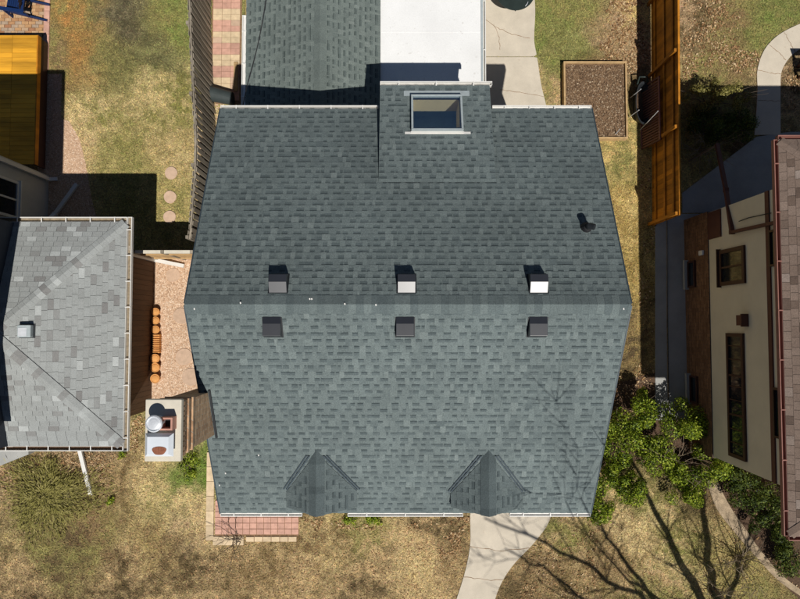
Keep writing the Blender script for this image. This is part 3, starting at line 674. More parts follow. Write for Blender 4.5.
gutter(wing, (gl0,at(244,15,EW).y,EW), (gl0,4.6,EW), (-1,0,0), w=.10, brackets=4, inner=m_white)
MB().box(gl0-.02,gl0-.001,at(244,15,EW).y+.01,gy1,EW-.16,EW).build('fascia', m_tan_wood, wing)
MB().box(gl0+.25,gr0-.25,4.58,gy1-.2,0,EW-.1).build('wall', m_siding, wing)
FZ = 2.9; fx0 = at(380,40,FZ).x+.012; fx1 = at(481,40,FZ).x
flat = thing('flat_roof_extension', ((fx0+fx1)/2, 8, 0), 'white flat membrane roof with grey edge trim beside the patio', 'building')
MB().box(fx0,fx1,5.17,13.0,FZ-.18,FZ).build('roof', m_membrane, flat)
mb = MB(); mb.box(fx1+.001,fx1+.05,5.17,13.0,FZ-.2,FZ+.025); mb.build('edge_trim', m_flash, flat)
gutter(flat, (fx1+.05,5.2,FZ-.03), (fx1+.05,13.0,FZ-.03), (1,0,0), w=.07, brackets=6)
mb = MB(); mb.box(fx0+.05,fx1-.12,5.18,12.8,0,FZ-.182); mb.build('wall', m_siding, flat)
for y in (7.6, 9.9, 12.1): MB().box(fx0+.01,fx1-.01,y,y+.03,FZ+.0005,FZ+.004).build('membrane_seam', m_membrane, flat)
NOGRASS += [[(HX0,HY0),(HX1,HY0),(HX1,HY1),(HX0,HY1)], [(gl0-.1,4.5),(fx1+.1,4.5),(fx1+.1,13),(gl0-.1,13)]]
# overhead cable
ca = at(247,86,3.6); cb_ = at(270,-30,4.6)
MBc = MB(); pts = [Vector(ca).lerp(cb_,i/14)+Vector((0,0,-.5*math.sin(math.pi*i/14)*.4)) for i in range(15)]
far = Vector((cb_.x+1.2, cb_.y+7, 7.0)); pts += [Vector(cb_).lerp(far,i/8) for i in range(1,9)]
w0 = Vector((ca.x, HY1+.3, 4.2)); MBc.tube([w0, (ca.x,HY1-.02,4.6)], .012, 6); MBc.tube([w0]+pts, .012, 6)
tag(MBc.build('service_cable', m_cable), 'thin dark overhead cable slung above the rear wing roof', 'cable')

# ------------------------------------------------------------------ left-hand neighbour: pale hip roof
LZ = 3.0; c_tr = at(127,222,LZ); c_br = at(127,446,LZ); LXR = c_tr.x; LYT, LYB = c_tr.y, c_br.y
LXW = -9.83; lym = (LYT+LYB)/2; hd = (LYT-LYB)/2; lp_ = .285; LXA = LXR-hd; lza = LZ+lp_*hd
nb_ = thing('neighbour_house', ((LXR+LXW)/2-.5, lym, 0), 'small house with a pale grey hipped shingle roof and white gutters', 'house')
lz_at = lambda d: LZ+lp_*d
A_ = (LXA,lym,lza)
east = [(LXR,LYB,LZ),(LXR,LYT,LZ),A_]; XW2 = LXA-.9
north = [(LXR,LYT,LZ),(XW2,LYT,LZ),(XW2,lym,lza),A_]; south = [(XW2,LYB,LZ),(LXR,LYB,LZ),A_,(XW2,lym,lza)]
mb = MB(); [mb.slab(p,.1) for p in (east,north,south)]; lroof = mb.build('roof', m_deck, nb_)
gp = []
shingle_field(gp, east, .135, (.24,.27), 'tab', seed=11); shingle_field(gp, north, .135, (.24,.27), 'tab', seed=12); shingle_field(gp, south, .135, (.24,.27), 'tab', seed=13)
emit_shingles(lroof, gp, m_sh_left)
for cy in (LYT, LYB):
    sy = 1 if cy > lym else -1
    caps(lroof, (LXR-.03,cy-sy*.03,LZ+.03), (LXA,lym,lza+.026), (1,-sy,-lp_), (-1,sy,-lp_), .14, .16, m_sh_left, name='hip_cap', tones=(.42,.7), accent=.3)
caps(lroof, (LXA,lym,lza+.012), (XW2,lym,lza+.012), (0,1,-lp_), (0,-1,-lp_), .16, .2, m_sh_left, tones=(.4,.66), accent=.2)
gutter(nb_, (LXR,LYT+.13,LZ), (LXR,LYB-.13,LZ), (1,0,0), brackets=9, inner=m_gutin, w=.12)
gutter(nb_, (XW2,LYT,LZ), (LXR-.001,LYT,LZ), (0,1,0), brackets=6, inner=m_gutin, w=.12)
gutter(nb_, (XW2,LYB,LZ), (LXR-.001,LYB,LZ), (0,-1,0), brackets=7, inner=m_soil, w=.12)
WXE = LXR-.52
mb = MB(); mb.box(-12.5,WXE-.03,LYB+.5,LYT-.5,0,LZ-.05); mb.build('wall', m_siding, nb_)
y = LYB+.5; 
while y < LYT-.55:                              # vertical brown boards on the side wall
    w = min(.148, LYT-.5-y); MB().box(WXE-.03,WXE-rng.uniform(0,.004),y+.003,y+w-.003,.02,LZ-.06).build('siding_board', m_brownwall, nb_); y += .148
# square roof vent
vc = at(29,331,3.55); vz = LZ+lp_*(LXR-vc.x)
fv = MB().obox((vc.x,vc.y,vz+.02), Vector((1,0,-lp_)).normalized()*.17, (0,.17,0), Vector((lp_,0,1)).normalized()*.006).build('roof_vent', m_black_flat, nb_)
MB().obox((vc.x,vc.y,vz+.10), (.145,0,-.03), (0,.15,0), (.01,0,.08)).build('hood', m_flash, fv, bevel=.02)
MB().obox((vc.x-.02,vc.y-.02,vz+.186), (.09,0,-.02), (0,.10,0), (0,0,.006)).build('lid', m_galv, fv)
# taller rear block at the far side
mb = MB(); mb.box(-16,LXW,LYB-.0,LYT-.02,LZ-1,4.85); mb.build('upper_wall', m_slate_wall, nb_)
mb = MB(); mb.box(-16,-10.75,LYT-.2,4.55,0,4.85); mb.build('rear_wall', m_siding, nb_)
mb = MB(); mb.box(-16.4,-9.3,LYB-.4,4.72,4.852,4.98); mb.slab([(-16.4,LYB-.4,4.99),(-9.3,LYB-.4,4.99),(-12.8,.6,6.3)],.05); mb.slab([(-9.3,LYB-.4,4.99),(-9.3,4.72,4.99),(-12.8,.6,6.3)],.05); mb.slab([(-9.3,4.72,4.99),(-16.4,4.72,4.99),(-12.8,.6,6.3)],.05); mb.slab([(-16.4,4.72,4.99),(-16.4,LYB-.4,4.99),(-12.8,.6,6.3)],.05)
mb.build('upper_roof', m_deck, nb_)
def window_yz(parent, X, y0, y1, z0, z1, s, fm, pm, bars=1, t=.07, sill=True, depth=.06):
    mb = MB(); e = s*depth
    xs = sorted((X, X+e)); xb = sorted((X, X+e*.8)); xp = sorted((X, X+e*.35))
    mb.box(*xs,y0,y1,z0,z0+t); mb.box(*xs,y0,y1,z1-t,z1); mb.box(*xs,y0,y0+t,z0+t,z1-t); mb.box(*xs,y1-t,y1,z0+t,z1-t)
    f = mb.build('window', fm, parent)
    n = bars+1; wy = (y1-y0-2*t)/n
    for i in range(n):
        a_ = y0+t+i*wy; MB().box(*xp,a_+.001,a_+wy-.001,z0+t,z1-t).build('pane', pm, f)
        if i: MB().box(*xb,a_-.025,a_+.025,z0+t+.001,z1-t-.001).build('mullion', fm, f)
    if sill: MB().box(*sorted((X+s*.001,X+s*(depth+.05))),y0-.04,y1+.04,z0-.045,z0-.002).build('sill', fm, f)
    return f
window_yz(nb_, -10.75, 2.95, 4.0, 1.5, 2.7, 1, m_white, m_pane, bars=1)
def downspout(parent, pts, w, mat, name='downspout'):
    mb = MB(); 
    for a_, b_ in zip(pts[:-1], pts[1:]): mb.bar(a_, b_, w, w*.75)
    for p in pts[1:-1]: mb.obox(p, (w*.55,0,0),(0,w*.55,0),(0,0,w*.5))
    return mb.build(name, mat, parent)
downspout(nb_, [(-10.68,4.42,4.85),(-10.68,4.42,.12),(-10.45,4.44,.06)], .10, m_white)
d0 = at(30,209,.9); d1 = at(55,214,.12); d2 = at(77,184,.06)
downspout(nb_, [(LXW-.9,LYT-.42,2.6),(-10.70,LYT-.1,1.0),d1,d2], .11, m_white)
q0 = at(134,255,2.6); q1 = at(153,260,.1); q2 = at(184,266,.07)
downspout(nb_, [(LXR+.06,q1.y,LZ-.1),(WXE+.05,q1.y,2.5),(WXE+.05,q1.y,.12),q2], .11, m_white)
q1 = at(70,434,.2); q2 = at(91,495,.06)
downspout(nb_, [(q1.x,LYB-.06,LZ-.1),(q1.x,LYB+.42,2.5),(q1.x,LYB+.42,.2),q2], .11, m_white)
st_ = px_poly([(-20,440),(35,440),(35,452),(-20,474)]); 
surface('stoop', st_, 0, .32, m_conc2)
NOGRASS += [[(-13,LYB+.45),(WXE,LYB+.45),(WXE,LYT-.45),(-13,LYT-.45)], [(-13,LYT-.5),(-10.7,LYT-.5),(-10.7,4.6),(-13,4.6)]]

# deck of stained boards behind the neighbour's house
dz = .62; da = at(37,35,dz); db = at(37,160,dz); DX1 = da.x; DY1 = da.y; DY0 = 4.75
dk = thing('wooden_deck', (-12, (DY0+DY1)/2, 0), 'raised deck of orange-stained boards beside the brick patio', 'deck')
y = DY0; seam = at(12,60,dz).x
while y < DY1-.01:
    w = min(.14, DY1-y)
    for xa, xb in ((-14, seam-.004),(seam+.004, DX1)): MB().box(xa,xb,y+.003,y+w-.003,dz-.03,dz+rng.uniform(-.002,.002)).build('board', m_deckw, dk)
    y += .14
mb = MB(); mb.box(DX1-.05,DX1+.0,DY0,DY1,.05,dz-.032); mb.box(-14,DX1-.05,DY1-.05,DY1,.05,dz-.032); mb.build('skirt', m_winframe, dk)
MB().box(DX1+.002,DX1+.04,DY0,DY1,dz-.16,dz+.004).build('edge_board', m_cedar, dk)
for yy in (DY0+.3,(DY0+DY1)/2,DY1-.3): MB().box(DX1-.16,DX1-.06,yy,yy+.1,0,dz-.034).build('post', m_winframe, dk)
NOGRASS.append([(-14,DY0),(DX1,DY0),(DX1,DY1),(-14,DY1)])

# blue slatted chair on the brick patio
def chair(loc, rz):
    t = thing('garden_chair', (0,0,0), 'navy blue slatted garden armchair standing on the brick patio', 'chair')
    rows = []
    for i in range(6): MB().obox((-.02+.082*i,0,.36-.02*i), (.034,0,-.008),(0,.26,0),(0,0,.011)).build('seat_slat', m_navy, t)   # seat, front is +x? back at -x
    for i in range(6):
        yy = -.22+.088*i; MB().bar((-.06,yy,.33),(-.36,yy*1.05,.95-.012*abs(i-2.5)**2),.072,.02,up=(1,0,.4)).build('back_slat', m_navy, t)
    for s in (-1,1):
        MB().bar((.42,s*.29,.56),(-.34,s*.31,.58),.11,.024).build('armrest', m_navy, t)
        MB().bar((.36,s*.27,.55),(.36,s*.27,0),.07,.035).build('leg', m_navy, t)
        MB().bar((.40,s*.23,.30),(-.72,s*.25,.02),.035,.11).build('leg', m_navy, t)
        MB().bar((-.26,s*.28,.57),(-.27,s*.27,.2),.05,.03).build('arm_support', m_navy, t)
    MB().bar((-.30,-.3,.60),(-.30,.3,.60),.06,.03).build('back_rail', m_navy, t)
    t.location = loc; t.rotation_euler.z = rz; return t
cp = at(26,10,.036); chair((cp.x,cp.y,.036), R(172))

# ------------------------------------------------------------------ fences
def fence_curve(y):
    ys = [2.3,4.82,6.8,9.0,13]; xs = [-5.75,-5.60,-5.73,-5.86,-5.95]; return float(np.interp(y,ys,xs))
lf = thing('picket_fence', (-5.75,6.2,0), 'weathered grey wooden picket fence with open gaps beside the paver path', 'fence')
y = 2.42; i = 0; H_ = 1.83
pk_me = None
while y < 11.2:
    x = fence_curve(y); dx = fence_curve(y+.1)-fence_curve(y-.1); hgt = H_+rng.uniform(-.03,.03)
    off = .035 if i % 3 else -.0
    MB().obox((x-.07,y+.0925,hgt/2+.01),(.009,0,0),(dx*.3,.07,0),(0,0,hgt/2-.02)).build('picket', m_grey_wood, lf)
    MB().obox((x+.03,y,hgt/2+.02),(.010,0,0),(dx*.3,.058,0),(rng.uniform(-.015,.015),0,hgt/2)).build('picket', m_grey_wood, lf)
    y += .185 + rng.uniform(-.01,.012); i += 1
ys = [2.35]+list(np.arange(3.2,11.3,1.0))
for z in (.35, 1.0, 1.78):
    for ya, yb in zip(ys[:-1],ys[1:]): MB().bar((fence_curve(ya)-.02,ya,z),(fence_curve(yb)-.02,yb,z),.04,.085).build('rail', m_grey_wood, lf)
for ya in np.arange(2.4,11,2.0): MB().box(fence_curve(ya)-.13,fence_curve(ya)-.045,ya-.045,ya+.045,0,1.86).build('post', m_grey_wood, lf)
# low gate fence between the two houses
ga = at(135,252,1.75); gb = at(190,253,1.75); gate = thing('side_gate', ((ga.x+gb.x)/2,ga.y,0), 'tan board gate closing the gravel strip between the houses', 'gate')
n = 13
for i in range(n):
    x = ga.x+(gb.x-ga.x)*(i+.5)/n; MB().box(x-.056,x+.056,ga.y-.01,ga.y+.01,.04,1.70+rng.uniform(-.01,.01)).build('board', m_tan_wood, gate)
xm = (ga.x+gb.x)/2
for xa, xb in ((ga.x,xm-.04),(xm+.04,gb.x)): MB().box(xa,xb,ga.y-.04,ga.y+.05,1.715,1.75).build('cap_rail', m_crown, gate)
for z in (.4,1.3): MB().box(ga.x,gb.x,ga.y-.05,ga.y-.012,z,z+.09).build('rail', m_tan_wood, gate)
for x in (ga.x-.05,xm,gb.x+.05): MB().box(x-.04,x+.04,ga.y-.038,ga.y+.045,0,1.80).build('post', m_grey_wood, gate)
# stained cedar fence on the right
rfx0, rfx1 = 7.70, 7.80; fr = lambda y: 7.66+.013*(y-3)
rf = thing('cedar_fence', (7.72,6.5,0), 'tall orange-stained cedar board fence with rails and posts on its face', 'fence')
y = 3.0
while y < 12.0:
    x = fr(y); MB().box(x+.012,x+.032,y+.003,y+.139,.05,1.84+rng.uniform(-.006,.006)).build('board', m_cedar, rf); y += .142
for z in (.38, 1.0, 1.56): MB().bar((fr(3.0)-.012,3.0,z),(fr(12)-.012,12,z),.045,.09).build('rail', m_cedar, rf)
MB().bar((fr(3.0)+.01,3.0,1.865),(fr(12)+.01,12,1.862),.05,.03).build('cap_rail', m_cedar, rf)
for yy in (3.06, at(650,146).y, at(652,77).y, 9.9, 12): MB().box(fr(yy)-.10,fr(yy)-.036,yy-.045,yy+.045,0,1.84).build('post', m_cedar, rf)
NOGRASS.append([(fr(3),3),(fr(3)+.1,3),(fr(12)+.1,12),(fr(12),12)])
# slatted panel leaning on the fence
s0 = at(651,140,.02); s1 = at(651,80,.02)
sp = thing('slatted_panel', (7.55,(s0.y+s1.y)/2,0), 'brown slatted panel leaning against the orange fence', 'panel')
ya, yb = 5.4, 7.25; xa, xb, zt = 7.42, 7.60, .95
n = 22
for i in range(n):
    y = ya+.05+(yb-ya-.1)*(i+.5)/n; MB().bar((xa,y,.03),(xb,y,zt-.02),.05,.018,up=(-1,0,.2)).build('slat', m_purple, sp)
for y in (ya,yb): MB().bar((xa-.01,y,.0),(xb-.01,y,zt),.06,.04,up=(-1,0,.2)).build('stile', m_trim, sp)
for f_ in (.02,.98): MB().bar((xa+(xb-xa)*f_-.025,ya,zt*f_),(xa+(xb-xa)*f_-.025,yb,zt*f_),.03,.06).build('rail', m_gutter_r, sp)
# dark oval tub in front of it, with stakes
tc = at(641,105,.2); tub = thing('oval_tub', (tc.x,tc.y,0), 'dark oval plastic tub with raised rim standing beside the slatted panel', 'tub')
def oval(mb, cx, cy, prof, rx_, ry_, seg=28):
    base = len(mb.v)
    for s_, z in prof:
        for k in range(seg): a = 2*math.pi*k/seg; mb.v.append((cx+rx_*s_*math.cos(a), cy+ry_*s_*math.sin(a), z))
    for i in range(len(prof)-1):
        for k in range(seg): a=base+i*seg+k; b=base+i*seg+(k+1)%seg; mb.f.append((a,b,b+seg,a+seg)); mb.t.append(.5)
    mb.f.append(tuple(base+k for k in range(seg-1,-1,-1))); mb.f.append(tuple(base+(len(prof)-1)*seg+k for k in range(seg))); mb.t += [.5,.5]; return mb
oval(MB(), tc.x, tc.y, [(.8,0),(.98,.34),(1.06,.36),(1.06,.385),(.95,.38),(.78,.06)], .22, .62).build('shell', m_black_flat, tub)
oval(MB(), tc.x, tc.y, [(.76,.065),(.76,.10)], .22, .62).build('soil', m_soil, tub)
mb = MB(); mb.tube([(tc.x-.14,tc.y+.6,.30),(tc.x-.12,tc.y+.78,.42),(tc.x+.12,tc.y+.78,.42),(tc.x+.14,tc.y+.6,.30)], .028, 8); mb.build('handle', m_dgreen, tub)
for (u0,v0,u1,v1,lb) in ((630,98,641,89,'thin pale garden stake standing at the near lip of the dark oval tub'),(629,117,639,110,'thin pale garden stake between the raised mulch bed and the tub'),(613,137,620,129,'thin pale garden stake at the corner of the raised mulch bed'),(640,130,658,111,'long thin garden stake propped in front of the slatted panel'),(645,100,655,94,'short thin garden stake standing before the slatted panel')):
    p = at(u0,v0,0); h = {613:.45,640:1.25,645:.7}.get(u0,.75); q = at(u1,v1,h)
    tag(MB().tube([p,q],.012,6).build('garden_stake', m_galv), lb, 'stake')

# raised mulch bed
b0 = at(566,137,.22); b1 = at(625,63,.22)
bed = thing('raised_bed', ((b0.x+b1.x)/2,(b0.y+b1.y)/2,0), 'raised garden bed of pale timber boards filled with brown mulch', 'garden bed')
t = .05
MB().box(b0.x-t,b1.x+t,b0.y-t,b0.y,0,.24).build('board', m_tan_wood, bed); MB().box(b0.x-t,b1.x+t,b1.y,b1.y+t,0,.24).build('board', m_tan_wood, bed)
MB().box(b0.x-t,b0.x,b0.y+.001,b1.y-.001,0,.238).build('board', m_tan_wood, bed); MB().box(b1.x,b1.x+t,b0.y+.001,b1.y-.001,0,.238).build('board', m_tan_wood, bed)
MB().box(b0.x+.001,b1.x-.001,b0.y+.002,b1.y-.002,0,.16).build('soil', M('mulch_soil', S(132,106,80), rough=1, var=.35, scale=18, fine=.3, fscale=40, bump=.7, bscale=40, bdist=.03), bed)
NOGRASS.append([(b0.x-t,b0.y-t),(b1.x+t,b0.y-t),(b1.x+t,b1.y+t),(b0.x-t,b1.y+t)])
def chips(n, x0, x1, y0, y1, z, s0, s1, tilt=.6, poly=None, flat=1):
    x = nrg.uniform(x0,x1,n); y = nrg.uniform(y0,y1,n)
    if poly is not None:
        k = np.zeros(n,bool)
        wx = x+(fbm(x,y,.9,61)-.5)*2.2; wy = y+(fbm(x,y,.9,71)-.5)*2.2
        for p in poly: k |= inside(wx,wy,p)
        k &= nrg.random(n) < np.clip((fbm(x,y,.5,81)-.32)*3.2,0.05,1)
        for p in HARD: k &= ~inside(x,y,p)
        x, y = x[k], y[k]; n = len(x)
    a = nrg.uniform(0,2*np.pi,n); L = nrg.uniform(s0,s1,n); W = L*nrg.uniform(.35,.8,n)*flat
    ux, uy = np.cos(a), np.sin(a); tz = nrg.uniform(-tilt,tilt,n); tw = nrg.uniform(-tilt,tilt,n)
    zc = z+nrg.uniform(0,.02,n)+np.abs(tz)*L*.5
    U = np.stack([ux,uy,tz],1)*L[:,None]/2; W_ = np.stack([-uy,ux,tw],1)*W[:,None]/2; C = np.stack([x,y,zc],1)
    V = np.stack([C-U,C+W_*.9,C+U,C-W_],1).reshape(-1,3); F = np.arange(4*n).reshape(n,4); return V, F, n
V,F,n = chips(4200,b0.x+.03,b1.x-.03,b0.y+.03,b1.y-.03,.162,.02,.07,.3); tn = nrg.random(n)**1.5; np_mesh('mulch', V, F, m_mulch, bed, 'stuff', tone=tn)

# round dark green table at the patio's far end
tp = at(515.5,-9,.72); tbl = thing('round_table', (tp.x,tp.y,0), 'round dark green metal table standing on the concrete patio', 'table')
MB().lathe((tp.x,tp.y,.70), [(.56,0),(.585,.005),(.59,.02),(.58,.032),(.05,.036)], 40).build('table_top', m_dgreen, tbl)
for k in range(4):
    a = k*math.pi/2+.5; MB().tube([(tp.x+.2*math.cos(a),tp.y+.2*math.sin(a),.70),(tp.x+.26*math.cos(a),tp.y+.26*math.sin(a),.03)],.02,8).build('leg', m_dgreen, tbl)
hx = at(527,4,.75); MB().tube([(hx.x-.05,hx.y-.06,.745),(hx.x,hx.y,.77),(hx.x+.03,hx.y+.07,.745)],.012,6).build('clip', m_galv, tbl)  # the clip is a pale bar put in for the highlight on the top
# charcoal bin by the paver path
bp = at(223,97,.2); bn = thing('rubbish_bin', (bp.x,bp.y,0), 'charcoal plastic bin lying on its side between the fence and the rear wing', 'bin')
def lying(prof, seg=28):
    mb = MB().lathe((0,0,0), prof, seg); mb.v = [(bp.x+.33-z, bp.y+y+.24*z-.08, .27+x) for x,y,z in mb.v]; return mb
lying([(.19,0),(.20,.02),(.235,.74),(.255,.75),(.255,.80),(.235,.80),(.205,.30)]).build('body', m_bin, bn)
for s in (-1,1): MB().box(bp.x-.40,bp.x-.30,bp.y+s*.26+.06,bp.y+s*.26+.10,.24,.30).build('handle', m_bin, bn)
# lengths of timber on the paver path
tpk = at(236,72,.05); tag(MB().box(tpk.x-.06,tpk.x+.06,tpk.y-.6,tpk.y+.3,.036,.09).build('timber_offcut', m_tan_wood), 'short tan timber lying on the paver path behind the bin', 'timber')

# terracotta pots along the brown wall
def pot(u, v):
    p = at(u,v,.012); o = thing('terracotta_pot', (0,0,0), 'round terracotta pot in the row along the brown side wall', 'pot', 'terracotta pots along the wall')
    MB().lathe((0,0,0), [(.075,0),(.11,.17),(.125,.17),(.125,.215),(.105,.215),(.09,.15)], 20).build('body', m_terra, o)
    MB().lathe((0,0,.12), [(.095,0),(.104,.08),(.085,.10),(.03,.108)], 16).build('saucer', m_terra, o)
    o.location = (p.x+.03,p.y,.012); s = rng.uniform(.82,1.14); o.scale = (s,s,s)
for v in (312,320.5,329.5,358,367,378): pot(157,v)
q0 = at(157,353,.1); q1 = at(157,334,.1)
tr = thing('trough_planter', (q0.x,(q0.y+q1.y)/2,0), 'long ribbed terracotta trough between the round pots', 'planter')
MB().box(q0.x-.09,q0.x+.09,q0.y,q1.y,.012,.16).build('body', m_terra, tr, bevel=.01)
for i in range(9):
    y = q0.y+(q1.y-q0.y)*(i+.5)/9; MB().box(q0.x-.105,q0.x+.105,y-.012,y+.012,.02,.20).build('rib', m_terra, tr)
# stepping stones
for u, v, r, lb in ((171,173,6.3,'round rose stepping stone in the lawn clear of the shade'),(170,197,6.3,'round rose stepping stone in the lawn along the picket fence'),(169.5,217,6.3,'round rose stepping stone half in the shade of the gate'),(173,275,7,'round rose stepping stone in the gravel just past the gate'),(181,316,8,'pale stepping stone in the gravel beside the row of pots'),(184,357,8.5,'pale stepping stone in the gravel beside the trough planter'),(191,377,9,'pale stepping stone in the gravel close to the chimney')):
    p = at(u,v,.03); pts = [(p.x+r*.0303*math.cos(a)*(1+.03*math.sin(3*a+u)),p.y+r*.0303*math.sin(a)*(1+.03*math.cos(2*a+v))) for a in [i*2*math.pi/22 for i in range(22)]]
    NOGRASS.append(pts); tag(MB().prism(pts,0,.035).build('stepping_stone', m_stone), lb, 'stepping stone')

# ------------------------------------------------------------------ right-hand neighbour: stucco above brick
RX, RY0, RY1, REZ = 8.68, -3.66, 3.15, 5.0
rh = thing('stucco_house', (11.5, -.2, 0), 'cream stucco house on a brown brick base with brown shingle roof', 'house')
MB().box(RX-.03,17,RY0-.03,RY1+.03,0,1.42).build('brick_base', m_brick_r, rh)
MB().box(RX,17,RY0,RY1,1.422,REZ-.12).build('wall', m_stucco, rh)
rex = 8.42; rp0 = .5; rya, ryb = -4.58, 4.12
rmid = (rya+ryb)/2; rhd = (ryb-rya)/2; rzt = REZ+rp0*rhd; rA = (rex+rhd,rmid,rzt); rB = (18.5-rhd,rmid,rzt)
faces_ = [[(rex,ryb,REZ),(rex,rya,REZ),rA], [(18.5,rya,REZ),(18.5,ryb,REZ),rB], [(18.5,ryb,REZ),(rex,ryb,REZ),rA,rB], [(rex,rya,REZ),(18.5,rya,REZ),rB,rA]]
mb = MB(); [mb.slab(p,.12) for p in faces_]; rr = mb.build('roof', m_deck, rh)
gp = []
for i_, p in enumerate(faces_): shingle_field(gp, p, .15, (.17,.25), 'tab', seed=21+i_)
emit_shingles(rr, gp, m_sh_right)
for cy, sy in ((ryb,1),(rya,-1)):
    caps(rr, (rex+.03,cy-sy*.03,REZ+.03), (rA[0],rA[1],rA[2]+.03), (-1,-sy,-rp0), (1,sy,-rp0), .12, .2, m_sh_right, name='hip_cap', tones=(.3,.6))
mb = MB()
gutter(rh, (rex,rya,REZ-.0), (rex,ryb,REZ-.0), (-1,0,0), mat=m_gutter_r, w=.09, brackets=8)
MB().box(rex+.004,RX+.3,rya,ryb,REZ-.15,REZ-.125).build('soffit', m_trim, rh)
gutter(rh, (rex,ryb,REZ), (18.5,ryb,REZ), (0,1,0), mat=m_gutter_r, w=.09, brackets=8)
gutter(rh, (rex,rya,REZ), (18.5,rya,REZ), (0,-1,0), mat=m_gutter_r, w=.09, brackets=8)
for ya_, yb_ in ((rya,RY0+.05),(RY1-.05,ryb)): MB().box(RX+.302,18.4,ya_+.01,yb_,REZ-.15,REZ-.125).build('soffit', m_trim, rh)
fx_ = RX-.035
MB().box(fx_,RX-.001,RY0,RY1,4.08,4.22).build('band_board', m_trim, rh)
MB().box(fx_,RX-.001,RY0,RY1,4.62,4.76).build('band_board', m_trim, rh)
MB().box(RX-.04,RX-.001,2.38,RY1-.02,1.45,2.1).build('wall_panel', m_trim, rh)
window_yz(rh, RX-.001, 1.04, 2.0, 2.03, 3.2, -1, m_winframe, m_pane, bars=1, t=.10)
rw_ = window_yz(rh, RX-.001, -3.43, -.22, 2.28, 3.06, -1, m_winframe, m_pane, bars=2, t=.09, sill=False)
for yy in (-3.05,-2.7,-1.95,-1.6,-.9,-.55): MB().box(RX-.045,RX-.024,yy-.012,yy+.012,2.37,2.97).build('muntin', m_winframe, rw_)
window_yz(rh, RX-.001, -2.6, -1.45, 4.225, 4.615, -1, m_winframe, m_pane, bars=0, t=.05, sill=False)
window_yz(rh, RX-.001, 1.35, 2.2, 4.225, 4.615, -1, m_winframe, m_pane, bars=0, t=.05, sill=False)
for ya_, yb_ in ((1.1,1.88),(-2.3,-1.5)):
    window_yz(rh, RX-.031, ya_, yb_, .30, .72, -1, m_winframe, m_pane, bars=0, t=.05, sill=False); MB().box(RX-.16,RX-.032,ya_-.05,yb_+.05,.18,.28).build('sill', m_conc2, rh)
lmp = MB().box(RX-.16,RX-.002,-.02,.24,2.98,3.22).build('wall_box', m_trim, rh); MB().box(RX-.19,RX-.002,-.05,.27,3.222,3.26).build('lid', m_trim, lmp)
MB().box(RX-.10,RX-.031,1.98,2.12,1.0,1.22).build('vent_cover', m_white, rh, bevel=.02)
pth = [(RX-.07,2.33,REZ-.18),(RX-.07,2.4,2.72),at(726,190,2.25),at(717,144,1.72)]
downspout(rh, pth, .10, m_trim)
pb = at(691,162,0); pt_ = at(717,145,1.62); MB().bar((pt_.x,pt_.y,0),(pt_.x,pt_.y,1.66),.045,.045).build('pipe_post', m_twig, rh)
pts = [(RX-.03,RY1-.55,4.3),(RX-.03,RY1-.5,3.4),(RX-.04,RY1-.52,3.0)]
MB().tube(pts,.012,6).build('wire', m_cable, rh)
NOGRASS += [[(RX-.05,RY0),(17,RY0),(17,RY1),(RX-.05,RY1)]]
hp = [at(667,215,.045), at(667,260,.045), at(667,330,.045), at(668,398,.045)]
tag(MB().tube(hp,.014,6).build('conduit', m_twig), 'thin pale conduit lying along the grey side path', 'pipe')
# dark bench in the shade beside the rear walk
bc = at(811,68,.4); bb = thing('garden_bench', (bc.x+.5,bc.y,0), 'dark wooden garden bench beside the curved rear walk', 'bench')
for i in range(4): MB().box(bc.x-.2,bc.x+1.2,bc.y-.2+.11*i,bc.y-.11+.11*i,.41,.44).build('seat_slat', m_winframe, bb)
for i in range(3): MB().box(bc.x-.2,bc.x+1.2,bc.y+.24,bc.y+.265,.52+.12*i,.61+.12*i).build('back_slat', m_winframe, bb)
for xx in (bc.x-.18,bc.x+1.1):
    for yy in (bc.y-.18,bc.y+.17): MB().box(xx,xx+.07,yy,yy+.07,0,.41 if yy<bc.y else .86).build('leg', m_winframe, bb)

